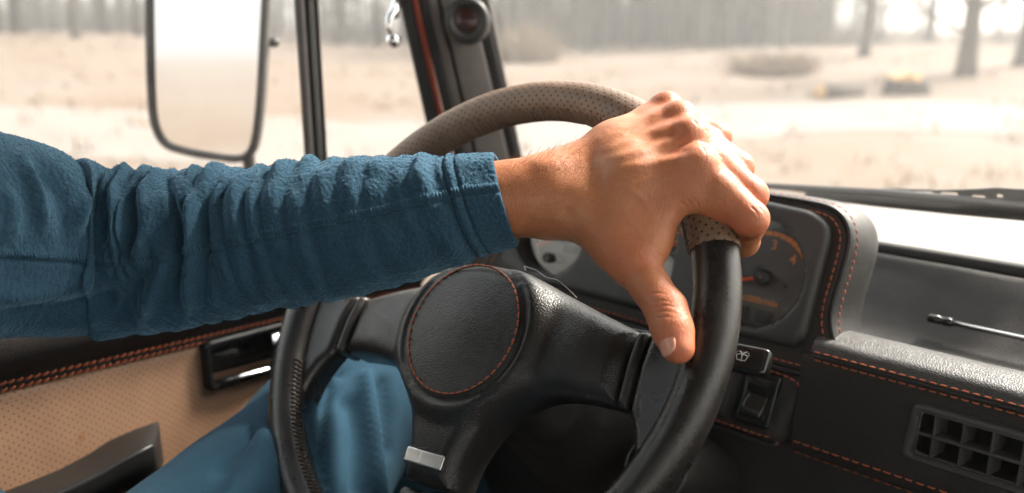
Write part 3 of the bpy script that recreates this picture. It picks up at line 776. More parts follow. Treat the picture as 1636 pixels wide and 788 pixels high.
# air vent
VF = lambda x, z, h: np.array([x, VYF - .0005 - h, z])
ofr = fillet([(VX0, VZ0), (VX1, VZ0), (VX1, VZ1), (VX0 + .004, VZ1)], .006, 5)
ifr = fillet([(VX0 + .0075, VZ0 + .0050), (VX1 - .006, VZ0 + .0050), (VX1 - .006, VZ1 - .0060), (VX0 + .0105, VZ1 - .0060)], .003, 4)
V, Fc, _ = plate(ofr, [ifr], VF, .0035, .003, .006, .003, hole_edge=.0025, hole_depth=.0002)
vent = obj('air_vent', V, Fc, M['vent_grey'], dash)
bx = resample(fillet([(VX0 + .0085, VZ0 + .0048), (VX1 - .0055, VZ0 + .0048), (VX1 - .0055, VZ1 - .0058), (VX0 + .0095, VZ1 - .0058)], .002, 3), 60, True)
V, Fc = loft([np.array([VF(a, b, h) for a, b in bx]) for h in (-.0035, -.045)], caps=False)
Fc = [f[::-1] for f in Fc] + [tuple(60 + k for k in range(60))]
obj('vent_duct', V, Fc, M['dial_dark'], vent)
VC = (VZ0 + VZ1) / 2 - .0005
m = MB()
for k in range(8):
    x = VX0 + .0215 + k * .0185
    m.add(rbox((x, VYF + .0085, VC), ((1, -.25, 0), (.25, 1, 0), (0, 0, 1)), (.0008, .009, (VZ1 - VZ0) / 2 - .0056), .0004))
m.build('vane', M['vent_grey'], vent)
obj('slat', *rbox(((VX0 + VX1) / 2 + .0018, VYF + .0040, VC), np.eye(3), ((VX1 - VX0) / 2 - .0078, .0055, .0012), .0006), M['vent_grey'], vent)
# metal rod lying in the tray
ra = np.array([-.1800, .7260, -.2370]); rb = np.array([.06, .7270, -.2380])
rod = empty('telescopic_rod', ra, 'thin silver metal rod with dark ribbed tip lying in the dashboard tray', 'rod')
obj('rod_shaft', *tube([ra + (.018, 0, 0), rb], .0022, 14), M['chrome'], rod)
cp = MB()
cp.add(tube([ra, ra + (.001, 0, 0), ra + (.010, 0, 0), ra + (.0105, 0, 0), ra + (.0115, 0, 0), ra + (.012, 0, 0), ra + (.019, 0, 0), ra + (.0195, 0, 0)], np.array([.003, .0038, .0038, .0030, .0030, .0038, .0038, .0026]), 18)); cp.build('rod_tip', M['black_gloss'], rod)
# ---------------------------------------------------------------- driver's door
DX = -.72
body = empty('off_road_car', (0, 0, -1.0), 'cream off-road car seen from inside, with tan door card, dark windscreen pillar, roof and bonnet', 'car')
door = obj('door', *rbox((-.80, .10, -.60), np.eye(3), (.022, .56, .36), .012), M['paint'], body)
Dm = lambda y, z, h: np.array([DX + h, y, z])
bz_ = lambda y: -.2775 - .05 * (y - .171)
oc = [(-.45, bz_(-.45) - .008), (.615, bz_(.615) - .008), (.615, -.80), (-.45, -.80)]
hr = fillet([(.349, -.3355), (.438, -.3405), (.438, -.3010), (.349, -.2985)], .005, 4)
def cardh(y, z): return .0015 * np.sin(y * 9) * np.sin(z * 14) - .004 * np.exp(-(pdist(np.stack([y, z], 1), hr) / .012) ** 2)
V, Fc, U = plate(fillet(oc, .012, 4), [hr], Dm, cardh, .005, .02, .011, hole_edge=.002, hole_depth=.02)
card = obj('door_card', V, Fc, M['tan'], door, uv=np.vstack([U, np.zeros((len(V) - len(U), 2))]))
pr = fillet([(-.735, -.010), (-.7185, -.008), (-.7180, .004), (-.704, .022), (-.706, .048), (-.735, .066), (-.765, .066)], [0, .002, .004, .014, .02, .012, 0], 6, False)
ys = np.linspace(-.45, .625, 90); rg = [np.array([(a, y, bz_(y) + b) for a, b in pr]) for y in ys]
V, Fc = loft(rg, caps=True, closed=False); Fc = Fc[:-2]
V = V + np.array([[mnoise.noise(Vector(v * 20)) * .0012, 0, mnoise.noise(Vector(v * 20 + 9)) * .0012] for v in V])
cap = obj('door_top_pad', V, Fc, M['leather_dash'], door)
for dz in (-.0052, .0006):
    V, Fc = stitches([(-.7176, y, bz_(y) + dz) for y in np.linspace(-.45, .62, 300)], .0050, .0014, .0010, (1, 0, 0), .0010, (0, 0, 1)); obj('pad_stitching', V, Fc, M['orange_thread'], door)
# release handle in its recess
ho = fillet([(.3415, -.3435), (.4465, -.3480), (.4465, -.2930), (.3415, -.2900)], .007, 5)
V, Fc, _ = plate(ho, [hr], Dm, .0075, .004, .006, .003, hole_edge=.003, hole_depth=.004)
rec = obj('release_bezel', V, Fc, M['black_gloss'], door)
obj('recess_cup', *rbox((DX - .028, .394, -.319), np.eye(3), (.004, .050, .026), .002), M['black_gloss'], door)
obj('release_lever', *loft([np.array([np.array([DX + x, y + a, z + b]) for a, b in fillet([(-.0055, -.0025), (.0055, -.0025), (.0055, .0025), (-.0055, .0025)], .001, 3)]) for x, y, z in ((-.020, .424, -.302), (.004, .4215, -.3045), (.009, .4200, -.3100), (.009, .4185, -.322), (.006, .4175, -.334))]), M['chrome'], door)
obj('recess_lip_highlight', *tube([Dm(.356, -.3335, .0085), Dm(.375, -.3345, .0095), Dm(.405, -.3365, .0095), Dm(.412, -.337, .0085)], [.0008, .0019, .0019, .0008], 10), M['chrome'], door)  # highlight along the recess's lower lip, built in as a thin chrome bar
# armrest
rings = []
for y, zt, zr, zb, d, sl in ((-.45, -.400, -.392, -.425, .050, 0), (-.05, -.382, -.374, -.407, .051, 0), (.15, -.373, -.3645, -.397, .052, 0), (.205, -.3705, -.3605, -.394, .052, 0), (.222, -.366, -.358, -.393, .052, .006), (.236, -.359, -.355, -.393, .052, .012), (.250, -.357, -.3525, -.394, .052, .020), (.264, -.357, -.3510, -.393, .051, .026), (.2675, -.359, -.3540, -.390, .049, .026)):
    P = fillet([(-.012, zb - .012), (d * .8, zb), (d, zr - .016), (d, zr), (-.012, zt)], [.002, .008, .006, .0035, .002], 5)
    rings.append(np.array([(DX + a, y + sl * (1 - a / d), b) for a, b in P]))
V, Fc = loft(rings); arm_r = obj('armrest', V, Fc, M['armrest'], door, sharp=50)
# window frame, divider bar, panes
m = MB()
for y0, w, d, mt in ((.4995, .0098, .007, 'rubber'),):
    m.add(rbox((-.742, y0, .06), np.eye(3), (d, w, .30), .003))
bar = m.build('window_bar', M['rubber'], door)
obj('bar_trim', *rbox((-.7345, .4995, .06), np.eye(3), (.003, .0042, .30), .002), M['bezel'], door)
for y0 in (.4908, .5082): 
    o = obj('bar_lip', *rbox((-.7345, y0, .06), np.eye(3), (.002, .0010, .30), .0006), M['grey_plastic'], door)
def slab(c4, n, t):
    c4 = np.array(c4, float); n = nrm(n) * t
    V = np.vstack([c4, c4 + n]); return V, [(0, 1, 2, 3), (7, 6, 5, 4), (0, 4, 5, 1), (1, 5, 6, 2), (2, 6, 7, 3), (3, 7, 4, 0)]
def pane(c4): return np.array(c4, float), [(0, 1, 2, 3)]
obj('window_glass', *pane([(-.746, -.45, -.23), (-.746, .484, -.23), (-.746, .484, .34), (-.746, -.45, .34)]), M['side_glass'], door, smooth=False)
obj('quarter_glass', *pane([(-.746, .506, -.23), (-.746, .715, -.23), (-.746, .56, .34), (-.746, .506, .34)]), M['side_glass'], door, smooth=False)
la = onX(628, 65, -.728)
m = MB(); m.add(tube([onX(636, -14, -.738), onX(630, 18, -.732), onX(622, 30, -.728), onX(621, 46, -.728), onX(627, 60, -.728)], [.006, .0055, .0045, .004, .004], 12)); m.add(tube([onX(619, 26, -.730), onX(633, 24, -.730)], .004, 10))
latch = m.build('quarter_latch', M['chrome'], door)
obj('latch_ball', *ball(la, .0088), M['chrome'], door)
obj('door_frame_top', *rbox((-.742, .05, .335), np.eye(3), (.014, .52, .018), .004), M['rubber'], door)

# ---------------------------------------------------------------- body shell: pillar, windscreen, roof, bonnet

def pline(px0, px1, x, t): 
    a, b = onX(px0, 0, x), onX(px1, 200, x); return a + (b - a) * t
def pstrip(p, q, name, mat, parent, off=(-.03, .03, 0), t0=-1.9, t1=1.6):
    c = [pline(*p, t0), pline(*p, t1), pline(*q, t1), pline(*q, t0)]
    V = np.array(c + [v + np.array(off) for v in c]); 
    Fc = [(0, 1, 2, 3), (7, 6, 5, 4), (0, 4, 5, 1), (1, 5, 6, 2), (2, 6, 7, 3), (3, 7, 4, 0)]
    bm = bmesh.new(); vs = [bm.verts.new(v) for v in V]
    for f in Fc: bm.faces.new([vs[i] for i in f])
    bmesh.ops.recalc_face_normals(bm, faces=bm.faces[:])
    bmesh.ops.bevel(bm, geom=bm.edges[:], offset=.0035, segments=3, affect='EDGES', profile=.5)
    bm.verts.index_update(); V = np.array([tuple(v.co) for v in bm.verts]); Fc = [tuple(v.index for v in f.verts) for f in bm.faces]; bm.free()
    return obj(name, V, Fc, mat, parent, sharp=40)
pstrip((637, 681, -.740), (658, 703, -.728), 'door_aperture_seal', M['rubber'], body)
obj('red_seal_strip', *tube([pline(663, 708, -.727, t) for t in (-1.9, 1.6)], .0034, 10), M['red_seal'], body)
pstrip((667, 713, -.724), (683, 730, -.716), 'pillar_edge_trim', M['rubber'], body)
pstrip((682, 729, -.717), (699, 746, -.708), 'pillar_ridge_trim', M['grey_plastic'], body)
pstrip((698, 745, -.716), (712, 758, -.707), 'pillar_groove', M['rubber'], body)
pil = pstrip((704, 750, -.704), (754, 801, -.686), 'pillar_trim', M['grey_plastic'], body)
pstrip((752, 799, -.690), (775, 818, -.680), 'windscreen_seal', M['rubber'], body)
pstrip((774, 817, -.684), (783, 824, -.679), 'glass_edge_strip', M['grey_plastic'], body)
kc = onX(746, 33, -.672); kn = nrm(np.array([.62, -.76, .12]))
kn_o = obj('pillar_knob', *lathe([(.0255, -.016), (.0255, .002), (.0235, .006), (.0195, .0072), (.0165, .0060), (.0140, .0020), (.0005, .0012)], kc, kn, 40), M['black'], body)
obj('knob_lens', *lathe([(.0140, .0024), (.010, .0052), (.0005, .0062)], kc, kn, 32), plastic('dark_red_lens', (.035, .012, .010), .25, .05), kn_o)
WS = lambda x, z, o=0: np.array([x, .830 - (z + .215) * .325 + o, z])
ws = MB(); nx = 24
V = np.array([WS(x, z, -.10 * (x / .7) ** 2 * .25) for z in np.linspace(-.235, .30, 10) for x in np.linspace(-.685, .70, nx)])
Fc = [(j * nx + i, j * nx + i + 1, (j + 1) * nx + i + 1, (j + 1) * nx + i) for j in range(9) for i in range(nx - 1)]
obj('windscreen', V, Fc, M['glass'], body)
obj('windscreen_lower_seal', *tube([WS(x, -.2085, -.004 - .025 * (x / .7) ** 2) for x in np.linspace(-.69, .70, 30)], .008, 8), M['rubber'], body)
obj('cowl', *rbox((0, .875, -.268), np.eye(3), (.70, .035, .030), .008), M['rubber'], body)
nx, ny = 30, 20
V = []
for y in np.linspace(.900, 1.78, ny):
    for x in np.linspace(-.66, .70, nx):
        e = max(0, (abs(x) - .5) / .2); V.append((x, y, -.243 - .088 * ((y - .9) / .88) ** 1.15 - .03 * e ** 2 + (.006 if abs(x - .02) < .22 else 0)))
Fc = [(j * nx + i, j * nx + i + 1, (j + 1) * nx + i + 1, (j + 1) * nx + i) for j in range(ny - 1) for i in range(nx - 1)]
bv = np.array(V)
rim1 = bv.reshape(ny, nx, 3)
m = MB(); m.add((bv, Fc))
fr = rim1[-1]; m.add((np.vstack([fr, fr + [0, .02, -.05], fr + [0, .03, -.45]]), [(r * nx + i, r * nx + i + 1, (r + 1) * nx + i + 1, (r + 1) * nx + i) for r in range(2) for i in range(nx - 1)]))
for sd_ in (0, -1):
    e = rim1[:, sd_]; m.add((np.vstack([e, e + [(-1 if sd_ == 0 else 1) * .02, 0, -.06], e + [(-1 if sd_ == 0 else 1) * .03, 0, -.55]]), [(r * ny + i, r * ny + i + 1, (r + 1) * ny + i + 1, (r + 1) * ny + i) for r in range(2) for i in range(ny - 1)]))
m.build('bonnet', M['paint'], body)
obj('roof', *rbox((0, -.42, .375), np.eye(3), (.74, 1.02, .025), .015), M['paint'], body)
obj('roof_lining', *rbox((0, -.42, .343), np.eye(3), (.72, 1.00, .006), .003), M['grey_plastic'], body)
obj('header_rail', *rbox((0, .615, .325), np.eye(3), (.70, .03, .022), .008), M['grey_plastic'], body)
obj('floor_pan', *rbox((0, .0, -.98), np.eye(3), (.74, 1.5, .02), .005), M['dark'], body)
obj('passenger_side', *rbox((.76, .0, -.62), np.eye(3), (.03, .85, .35), .012), M['grey_plastic'], body)
obj('rear_wall', *rbox((0, -1.30, -.62), np.eye(3), (.74, .02, .36), .01), M['grey_plastic'], body)  # out of view; added to hold back light from behind, kept low
obj('rear_side_panel', *rbox((-.755, -.90, -.62), np.eye(3), (.02, .40, .36), .01), M['grey_plastic'], body)  # unseen too, added with the rear wall to limit light in the cabin
# ---------------------------------------------------------------- door mirror outside
MC = np.array([-1.035, .545, -.045]); MN = nrm(np.array([.453, -.891, .012]))
MX = nrm(np.cross([0, 0, 1.0], MN)); MX = MX if MX @ rgt > 0 else -MX
MY = np.cross(MN, MX); MY = MY if MY[2] > 0 else -MY
mp = [(238, -20), (239, 60), (241, 140), (246, 195), (262, 228), (292, 241), (340, 250), (380, 254), (400, 243), (409, 215), (416, 150), (421, 60), (425, -20), (429, -105), (420, -140), (395, -152), (300, -150), (255, -142), (240, -120), (237, -70)]
def m2(px, py):
    P = onpl(px, py, MC, MN) - MC; return P @ MX, P @ MY
mo = spline([m2(*q) for q in mp], 140, True)
if .5 * (mo[:, 0] * np.roll(mo[:, 1], -1) - np.roll(mo[:, 0], -1) * mo[:, 1]).sum() < 0: mo = mo[::-1]
MP = lambda a, b, h: MC + MX * a + MY * b + MN * h
sm = empty('side_mirror', MP(.06, -.1, -.03), 'black framed door mirror outside the driver window reflecting pale sky and field', 'mirror')
gl = obj('mirror_glass', np.array([MP(a, b, -.001) for a, b in mo]), [tuple(range(len(mo)))], M['mirror'], sm, smooth=False)
cen = mo.mean(0)
obj('mirror_frame', *tube([MP(a, b, .001) for a, b in mo], .0052, 10, closed=True, up=MN, sq=(.9, 1.0)), M['mirror_frame'], sm)
rings = []
for f, h in ((1.0, -.002), (1.015, -.006), (1.01, -.014), (.93, -.026), (.75, -.036), (.4, -.040)):
    rings.append(np.array([MP(*(cen + (q - cen) * f), h) for q in mo]))
V, Fc = loft(rings); obj('mirror_housing', V, Fc, plastic('grey_mirror_housing', (.10, .095, .09), .5), sm)
bc = onpl(436, 68, MC - MN * .02, MN); m = MB(); m.add(tube([bc - MX * .012, bc, bc + MX * .002], [.006, .006, .004], 12)); m.add(ball(bc + MX * .002, .0065)); m.build('pivot_bolt', M['black'], sm)
b0 = onpl(397, 248, MC - MN * .015, MN); m = MB(); m.add(tube(spline([b0 + (0, 0, .012), b0 + (.005, 0, -.03), b0 + (.05, .01, -.10), np.array([-.80, .60, -.27])], 20), .0085, 12)); m.build('mirror_arm', M['black'], sm)
# ---------------------------------------------------------------- windscreen wiper
wn_ = nrm(np.array([0, -1, -.325]))
def onws(px, py, o=.012): return onpl(px, py, WS(0, -.2, o), wn_)
wip = empty('windscreen_wiper', onws(1560, 330), 'black windscreen wiper with slotted yoke lying along the foot of the windscreen', 'wiper')
obj('wiper_blade', *tube([onws(x, y) for x, y in ((1208, 296), (1300, 302.5), (1410, 309), (1540, 321), (1680, 335))], [.0030, .0042, .0046, .0048, .0048], 8), M['rubber'], wip)
obj('wiper_arm', *tube([onws(x, y, .022) for x, y in ((1286, 309), (1292, 310), (1400, 321), (1520, 332), (1640, 342), (1800, 352))], [.0015, .0050, .0062, .0066, .0068, .007], 10), M['black'], wip)
yk = [(1408, 303), (1412, 301), (1500, 304), (1560, 302), (1590, 300), (1700, 306), (1700, 336), (1600, 329), (1560, 326), (1520, 316), (1440, 312)]
def w2(px, py): P = onws(px, py, .017); return P[0], P[2]
y2 = np.array([w2(*q) for q in yk])
hl = [np.array([w2(*q) for q in fillet([(a, b), (c, b + 1.2), (c, d + 1), (a, d)], 1.5, 3)]) for a, b, c, d in ((1432, 304.5, 1446, 308.5), (1462, 305.5, 1490, 310), (1502, 307, 1530, 312.5), (1552, 312, 1574, 319.5), (1592, 310, 1602, 315))]
V, Fc, _ = plate(y2, hl, lambda x, z, h: WS(x, z, .017 - h), 0, .0008, .004, .004, step=.003)
obj('wiper_yoke', V, Fc, M['black'], wip)
obj('yoke_link', *tube([onws(1395, 308, .015), onws(1450, 315, .015), onws(1525, 327, .015)], .0016, 6), M['black'], wip)
# ---------------------------------------------------------------- terrain, track, wood
FX = nrm(np.array([fwd[0], fwd[1], 0]))
def gz(x, y):
    x = np.asarray(x, float); y = np.asarray(y, float); s = np.hypot(x, y) + 1e-9
    c = (x * FX[0] + y * FX[1]) / s
    lat = (x * FX[1] * -1 + y * FX[0]) / s            # + to the left of the view
    k = .045 + .022 * sst(.1, .5, lat)
    f = sst(-.1, .5, c)
    return -1.5 + f * (k * np.clip(s - 5, 0, 21) + .008 * np.clip(s - 26, 0, 400))
def ground_at(px, py):
    d = ray(px, py); t = 2.0
    while t < 400:
        p = d * t
        if p[2] < gz(p[0], p[1]): return p
        t += .05
    return d * 60
def at_dist(px, dist):
    d = ray(px, 60); d = d / np.hypot(d[0], d[1]); p = d * dist; return np.array([p[0], p[1], float(gz(p[0], p[1]))])
def groundmat():
    m, nt, out = newmat('dry_grass_and_sand'); co = texco(nt)
    a = noise(nt, co, .35, 5, .6); b = noise(nt, co, 2.2, 6, .65); c = noise(nt, co, 18, 4, .7)
    col = ramp(nt, a, [(.35, (.128, .082, .052)), (.5, (.142, .100, .071)), (.65, (.152, .118, .096))])
    col = mixc(nt, ramp(nt, b, [(.42, (0, 0, 0)), (.70, (.7, .7, .7))]), col, (.160, .130, .112))
    col = mixc(nt, mathn(nt, 'MULTIPLY', ramp(nt, c, [(.45, (0, 0, 0)), (.6, (1, 1, 1))]), .5), col, (.135, .104, .072))
    principled(nt, out, col, .95, bump(nt, mathn(nt, 'ADD', b, c), .5, .05)); return m
M['ground'] = groundmat()
def trackmat():
    m, nt, out = newmat('pale_sandy_track'); co = texco(nt)
    a = noise(nt, co, .8, 5, .6); b = noise(nt, co, 9, 5, .7)
    col = ramp(nt, a, [(.35, (.160, .138, .122)), (.65, (.180, .160, .146))]); col = mixc(nt, mathn(nt, 'MULTIPLY', b, .4), col, (.18, .15, .12))
    principled(nt, out, col, .95, bump(nt, b, .4, .03)); return m
M['track'] = trackmat()
rads = np.concatenate([[0], np.geomspace(1.2, 700, 90)]); na = 180
V = []
for r in rads:
    for a in np.linspace(0, 2 * math.pi, na, endpoint=False):
        x, y = r * math.cos(a), r * math.sin(a)
        V.append((x, y, float(gz(x, y)) + (.05 * mnoise.noise(Vector((x * .6, y * .6, 0))) if r > 4 else 0)))
Fc = [(i * na + k, i * na + (k + 1) % na, (i + 1) * na + (k + 1) % na, (i + 1) * na + k) for i in range(len(rads) - 1) for k in range(na)]
Fc = [f[::-1] if False else f for f in Fc]
tag(obj('ground', V, Fc, M['ground']), kind='structure')
# the track crosses the view
def trk(pts, w, name):
    P = spline([ground_at(*q)[:2] if len(q) == 2 else q[:2] for q in pts], 80)
    T = np.gradient(P, axis=0); T /= np.linalg.norm(T, axis=1)[:, None]; N = np.stack([-T[:, 1], T[:, 0]], 1)
    V = []; 
    for i, (p, n) in enumerate(zip(P, N)):
        for f in np.linspace(-1, 1, 9):
            q = p + n * f * w * (1 + .25 * mnoise.noise(Vector((p[0] * .7, p[1] * .7, f > 0))))
            V.append((q[0], q[1], float(gz(*q)) + .05 * mnoise.noise(Vector((q[0] * .6, q[1] * .6, 0))) + .03 - .02 * abs(f)))
    Fc = [(i * 9 + k, i * 9 + k + 1, i * 9 + 10 + k, i * 9 + 9 + k) for i in range(79) for k in range(8)]
    return tag(obj(name, V, Fc, M['track']), kind='structure')
trk([(-500, 215), (0, 205), (300, 215), (700, 225), (1000, 200), (1300, 185), (1700, 190), (2200, 205)], 1.5, 'sandy_track')
# trees
def barkmat(name, c):
    m, nt, out = newmat(name); co = texco(nt)
    a = noise(nt, co, 9, 5, .65); principled(nt, out, ramp(nt, a, [(.3, tuple(x * .6 for x in c)), (.7, tuple(x * 1.3 for x in c))]), .9, bump(nt, noise(nt, co, 30, 5), .5, .03)); return m
M['bark'] = barkmat('grey_brown_bark', (.075, .062, .050)); M['twig'] = barkmat('bare_twigs', (.13, .115, .10))
M['moss'] = barkmat('mossy_bark', (.12, .115, .06))
M['brush'] = barkmat('dry_brushwood', (.26, .19, .13)); M['cut_wood'] = barkmat('fresh_cut_wood', (.62, .38, .18))
def tree_mesh(seed, h, r):
    g = random.Random(seed)
    P = [np.array([0, 0, -.3])]; 
    for i in range(1, 9): P.append(np.array([g.uniform(-.12, .12) * i * .35, g.uniform(-.12, .12) * i * .35, h * i / 8]))
    P = spline(P, 18); rr = r * (1 - np.linspace(0, 1, 18) * .85) * (1 + .5 * np.exp(-np.linspace(0, 18, 18) / 1.2))
    tk = tube(P, rr, 10)
    m = MB()
    for b in range(30):
        f = g.uniform(.16, .98); p = P[int(f * 17)]; a = g.uniform(0, 6.28); L = h * .26 * (1.15 - f) + .7; e = g.uniform(.1, .9)
        d = np.array([math.cos(a), math.sin(a), e]); q = [p, p + d * L * .4 + (0, 0, .1), p + d * L * .75 + (g.uniform(-.3, .3), g.uniform(-.3, .3), .2), p + d * L + (g.uniform(-.4, .4), g.uniform(-.4, .4), .5)]
        q = spline(q, 6); m.add(tube(q, np.linspace(r * .26 * (1.1 - f) + .012, .008, 6), 5))
        for t in range(14):
            k = q[g.randint(1, 5)]; dd = nrm(np.array([g.gauss(0, 1), g.gauss(0, 1), g.gauss(.4, .7)])); l2 = g.uniform(.5, 1.4); w = nrm(np.cross(dd, [g.gauss(0, 1), g.gauss(0, 1), g.gauss(0, 1)])) * .012
            k2 = k + dd * l2 * .6; e2 = k + dd * l2 + (0, 0, .1); s2 = k2 + nrm(dd + np.array([g.gauss(0, .8), g.gauss(0, .8), .2])) * l2 * .5
            m.add((np.array([k - w, k + w, k2 + w * .7, k2 - w * .7, e2]), [(0, 1, 2, 3), (3, 2, 4)])); m.add((np.array([k2 - w * .6, k2 + w * .6, s2]), [(0, 1, 2)]))
    return tk, m.get()
TV = [tree_mesh(10 + i, 11 + 1.5 * i % 4, .21) for i in range(5)]
protos = []
for i, (tk, cr) in enumerate(TV):
    pass
def first_tree(i):
    t = empty('bare_tree', (0, 0, 0), 'bare tree', 'tree')
    obj('trunk', *TV[i][0], M['bark'], t); obj('crown', *TV[i][1], M['twig'], t, smooth=False); return t
made = {}
def put_tree(i, p, sc, rz, label, group=None, hs=1.0):
    if i not in made: t = made[i] = first_tree(i)
    else:
        s0 = made[i]; t = s0.copy(); COL.objects.link(t)
        for ch in list(s0.children):
            c = ch.copy(); COL.objects.link(c); c.parent = t
    t.location = p; t.scale = (sc, sc, sc * hs); t.rotation_euler = (0, 0, rz)
    t['label'] = label
    if group: t['group'] = group
    elif 'group' in t: del t['group']
    return t
g = random.Random(77)
near = [(1542, 122, 37, 'thick dark trunk with a side branch, the nearest tree beyond the windscreen on the right'),
        (1380, 92, 22, 'slim grey trunk standing beyond the tree stump with pale sky around it'),
        (938, 82, 18, 'slender tree standing at the wood edge behind the top of the steering wheel'),
        (50, 46, 20, 'first mossy trunk seen through the door window, far left'),
        (98, 42, 18, 'middle of the three trunks seen through the door window'),
        (122, 62, 17, 'trunk nearest the door mirror, third of the three in the door window'),
        (1634, 108, 34, 'hazy grey tree at the right edge of the windscreen view')]
for k, (px, py, w, lab) in enumerate(near):
    p = ground_at(px, py); dep = p @ fwd; r = w / F_PX * dep / 2
    t = put_tree(k % 5, p, r * .74 / .21, g.uniform(0, 6), lab, None, max(.7, .21 / r))
far = 0
spans = [(-250, 235, 26, 28, 60), (425, 640, 16, 28, 60), (790, 1330, 105, 28, 62), (1360, 1410, 4, 34, 56), (1450, 1490, 2, 38, 56), (1590, 1900, 12, 34, 56), (235, 425, 8, 35, 60), (640, 790, 10, 35, 60)]
for x0, x1, n, d0, d1 in spans:
    for k in range(n):
        px = x0 + (x1 - x0) * (k + g.uniform(.1, .9)) / n; d = d0 + (d1 - d0) * g.random() ** 1.4
        put_tree(g.randint(0, 4), at_dist(px, d), g.uniform(.55, .95), g.uniform(0, 6), 'bare grey tree in the misty wood behind the clearing', 'bare trees of the misty wood', g.uniform(.9, 1.3))
# brush: thin stems
def brush(seed, n, w, h, lean=.35):
    g = random.Random(seed); m = MB()
    for i in range(n):
        a, rr = g.uniform(0, 6.28), w * math.sqrt(g.random()) ; p = np.array([math.cos(a) * rr, math.sin(a) * rr, -.05]); hh = h * (1.1 - .7 * (rr / w) ** 2) * g.uniform(.5, 1.1)
        d = np.array([g.gauss(0, lean) + p[0] / w * .4, g.gauss(0, lean) + p[1] / w * .4, 1.0]); b = p + d * hh; c = p + d * hh * .5 + (g.gauss(0, .05), g.gauss(0, .05), 0); s = nrm(np.cross(d, [g.gauss(0, 1), g.gauss(0, 1), 0])) * .012
        m.add((np.array([p - s, p + s, c + s * .7, c - s * .7, b]), [(0, 1, 2, 3), (3, 2, 4)]))
        e = c + nrm(np.array([g.gauss(0, 1), g.gauss(0, 1), .8])) * hh * .4; m.add((np.array([c - s * .6, c + s * .6, e]), [(0, 1, 2)]))
    return m.get()
p = ground_at(1232, 118); o = obj('brushwood_heap', *brush(1, 1500, .70, .62, .8), M['brush'], None, smooth=False); o.location = p
tag(o, 'low brown heap of brushwood lying at the edge of the wood', 'brushwood')
p = ground_at(842, 98); o = obj('dry_bush', *brush(2, 900, .75, 1.15, .25), M['brush'], None, smooth=False); o.location = p
tag(o, 'tall beige dry bush beside the windscreen pillar', 'bush')
# undergrowth of the wood: uncountable stems
V, Fc = [], []; m = MB(); g = random.Random(9)
for x0, x1, n, d0, d1, h in ((780, 1350, 60, 30, 58, 2.6), (1350, 1900, 16, 34, 60, .9), (-250, 640, 44, 30, 60, 2.4)):
    for k in range(n):
        v, f = brush(1000 + k, 120, 1.6, h, .3); m.add((v + at_dist(g.uniform(x0, x1), g.uniform(d0, d1)), f))
tag(m.build('undergrowth', M['twig'], None, smooth=False), kind='stuff')
# dry grass tufts
m = MB(); g = random.Random(4)
for k in range(700):
    px = g.uniform(-500, 2300); d = 4.5 + 22 * g.random() ** 1.3; p = at_dist(px, d)
    for b in range(7):
        q = p + (g.gauss(0, .09), g.gauss(0, .09), 0); t = q + (g.gauss(0, .06), g.gauss(0, .06), g.uniform(.06, .20)); w = np.array([g.gauss(0, 1), g.gauss(0, 1), 0]) * .008
        m.add((np.array([q - w, q + w, t]), [(0, 1, 2)]))
M['straw'] = barkmat('dry_straw', (.27, .19, .12))
tag(m.build('dry_grass', M['straw'], None, smooth=False), kind='stuff')
# stump with fresh cut wood, and a cut log end
p = ground_at(1443, 150); dep = p @ fwd; s = dep / F_PX
st = empty('tree_stump', p, 'dark tree stump topped with pale orange cut wood in the clearing', 'tree stump')
t = np.linspace(0, 2 * math.pi, 28, endpoint=False); rings = []
for z, r in ((-.05, 36), (6 * s, 33), (17 * s, 30), (22 * s, 29)): rings.append(np.array([p + (r * s * (1 + .12 * math.sin(3 * a + 1) + .06 * math.sin(7 * a)) * math.cos(a), r * s * (1 + .12 * math.sin(3 * a + 1)) * math.sin(a), z + .02 * math.sin(2 * a)) for a in t]))
V, Fc = loft(rings); obj('stump_bark', V, Fc, barkmat('dark_bark', (.045, .035, .03)), st)
m = MB(); gg = random.Random(3)
for k in range(9):
    a = gg.uniform(0, 6.28); c = p + (gg.uniform(-14, 14) * s, gg.uniform(-14, 14) * s, 24 * s); m.add(rbox(c, (nrm([math.cos(a), math.sin(a), gg.uniform(-.3, .3)]), nrm([-math.sin(a), math.cos(a), .1]), (0, 0, 1)), (gg.uniform(7, 13) * s, 5 * s, gg.uniform(3, 7) * s), 1.0 * s, 2))
obj('cut_wood', *m.get(), M['cut_wood'], st)
p = ground_at(1310, 158); s = (p @ fwd) / F_PX; dv = nrm(np.array([.35, .9, 0]))
lg = empty('cut_log', p, 'small orange-faced cut log lying on the grass', 'log')
obj('log_bark', *tube([p + (0, 0, 10 * s), p + dv * .9 + (0, 0, 10 * s)], 12 * s, 18), M['bark'], lg)
obj('cut_face', *tube([p - dv * .012 + (0, 0, 10 * s), p - dv * .002 + (0, 0, 10 * s)], 11.5 * s, 18), M['cut_wood'], lg)
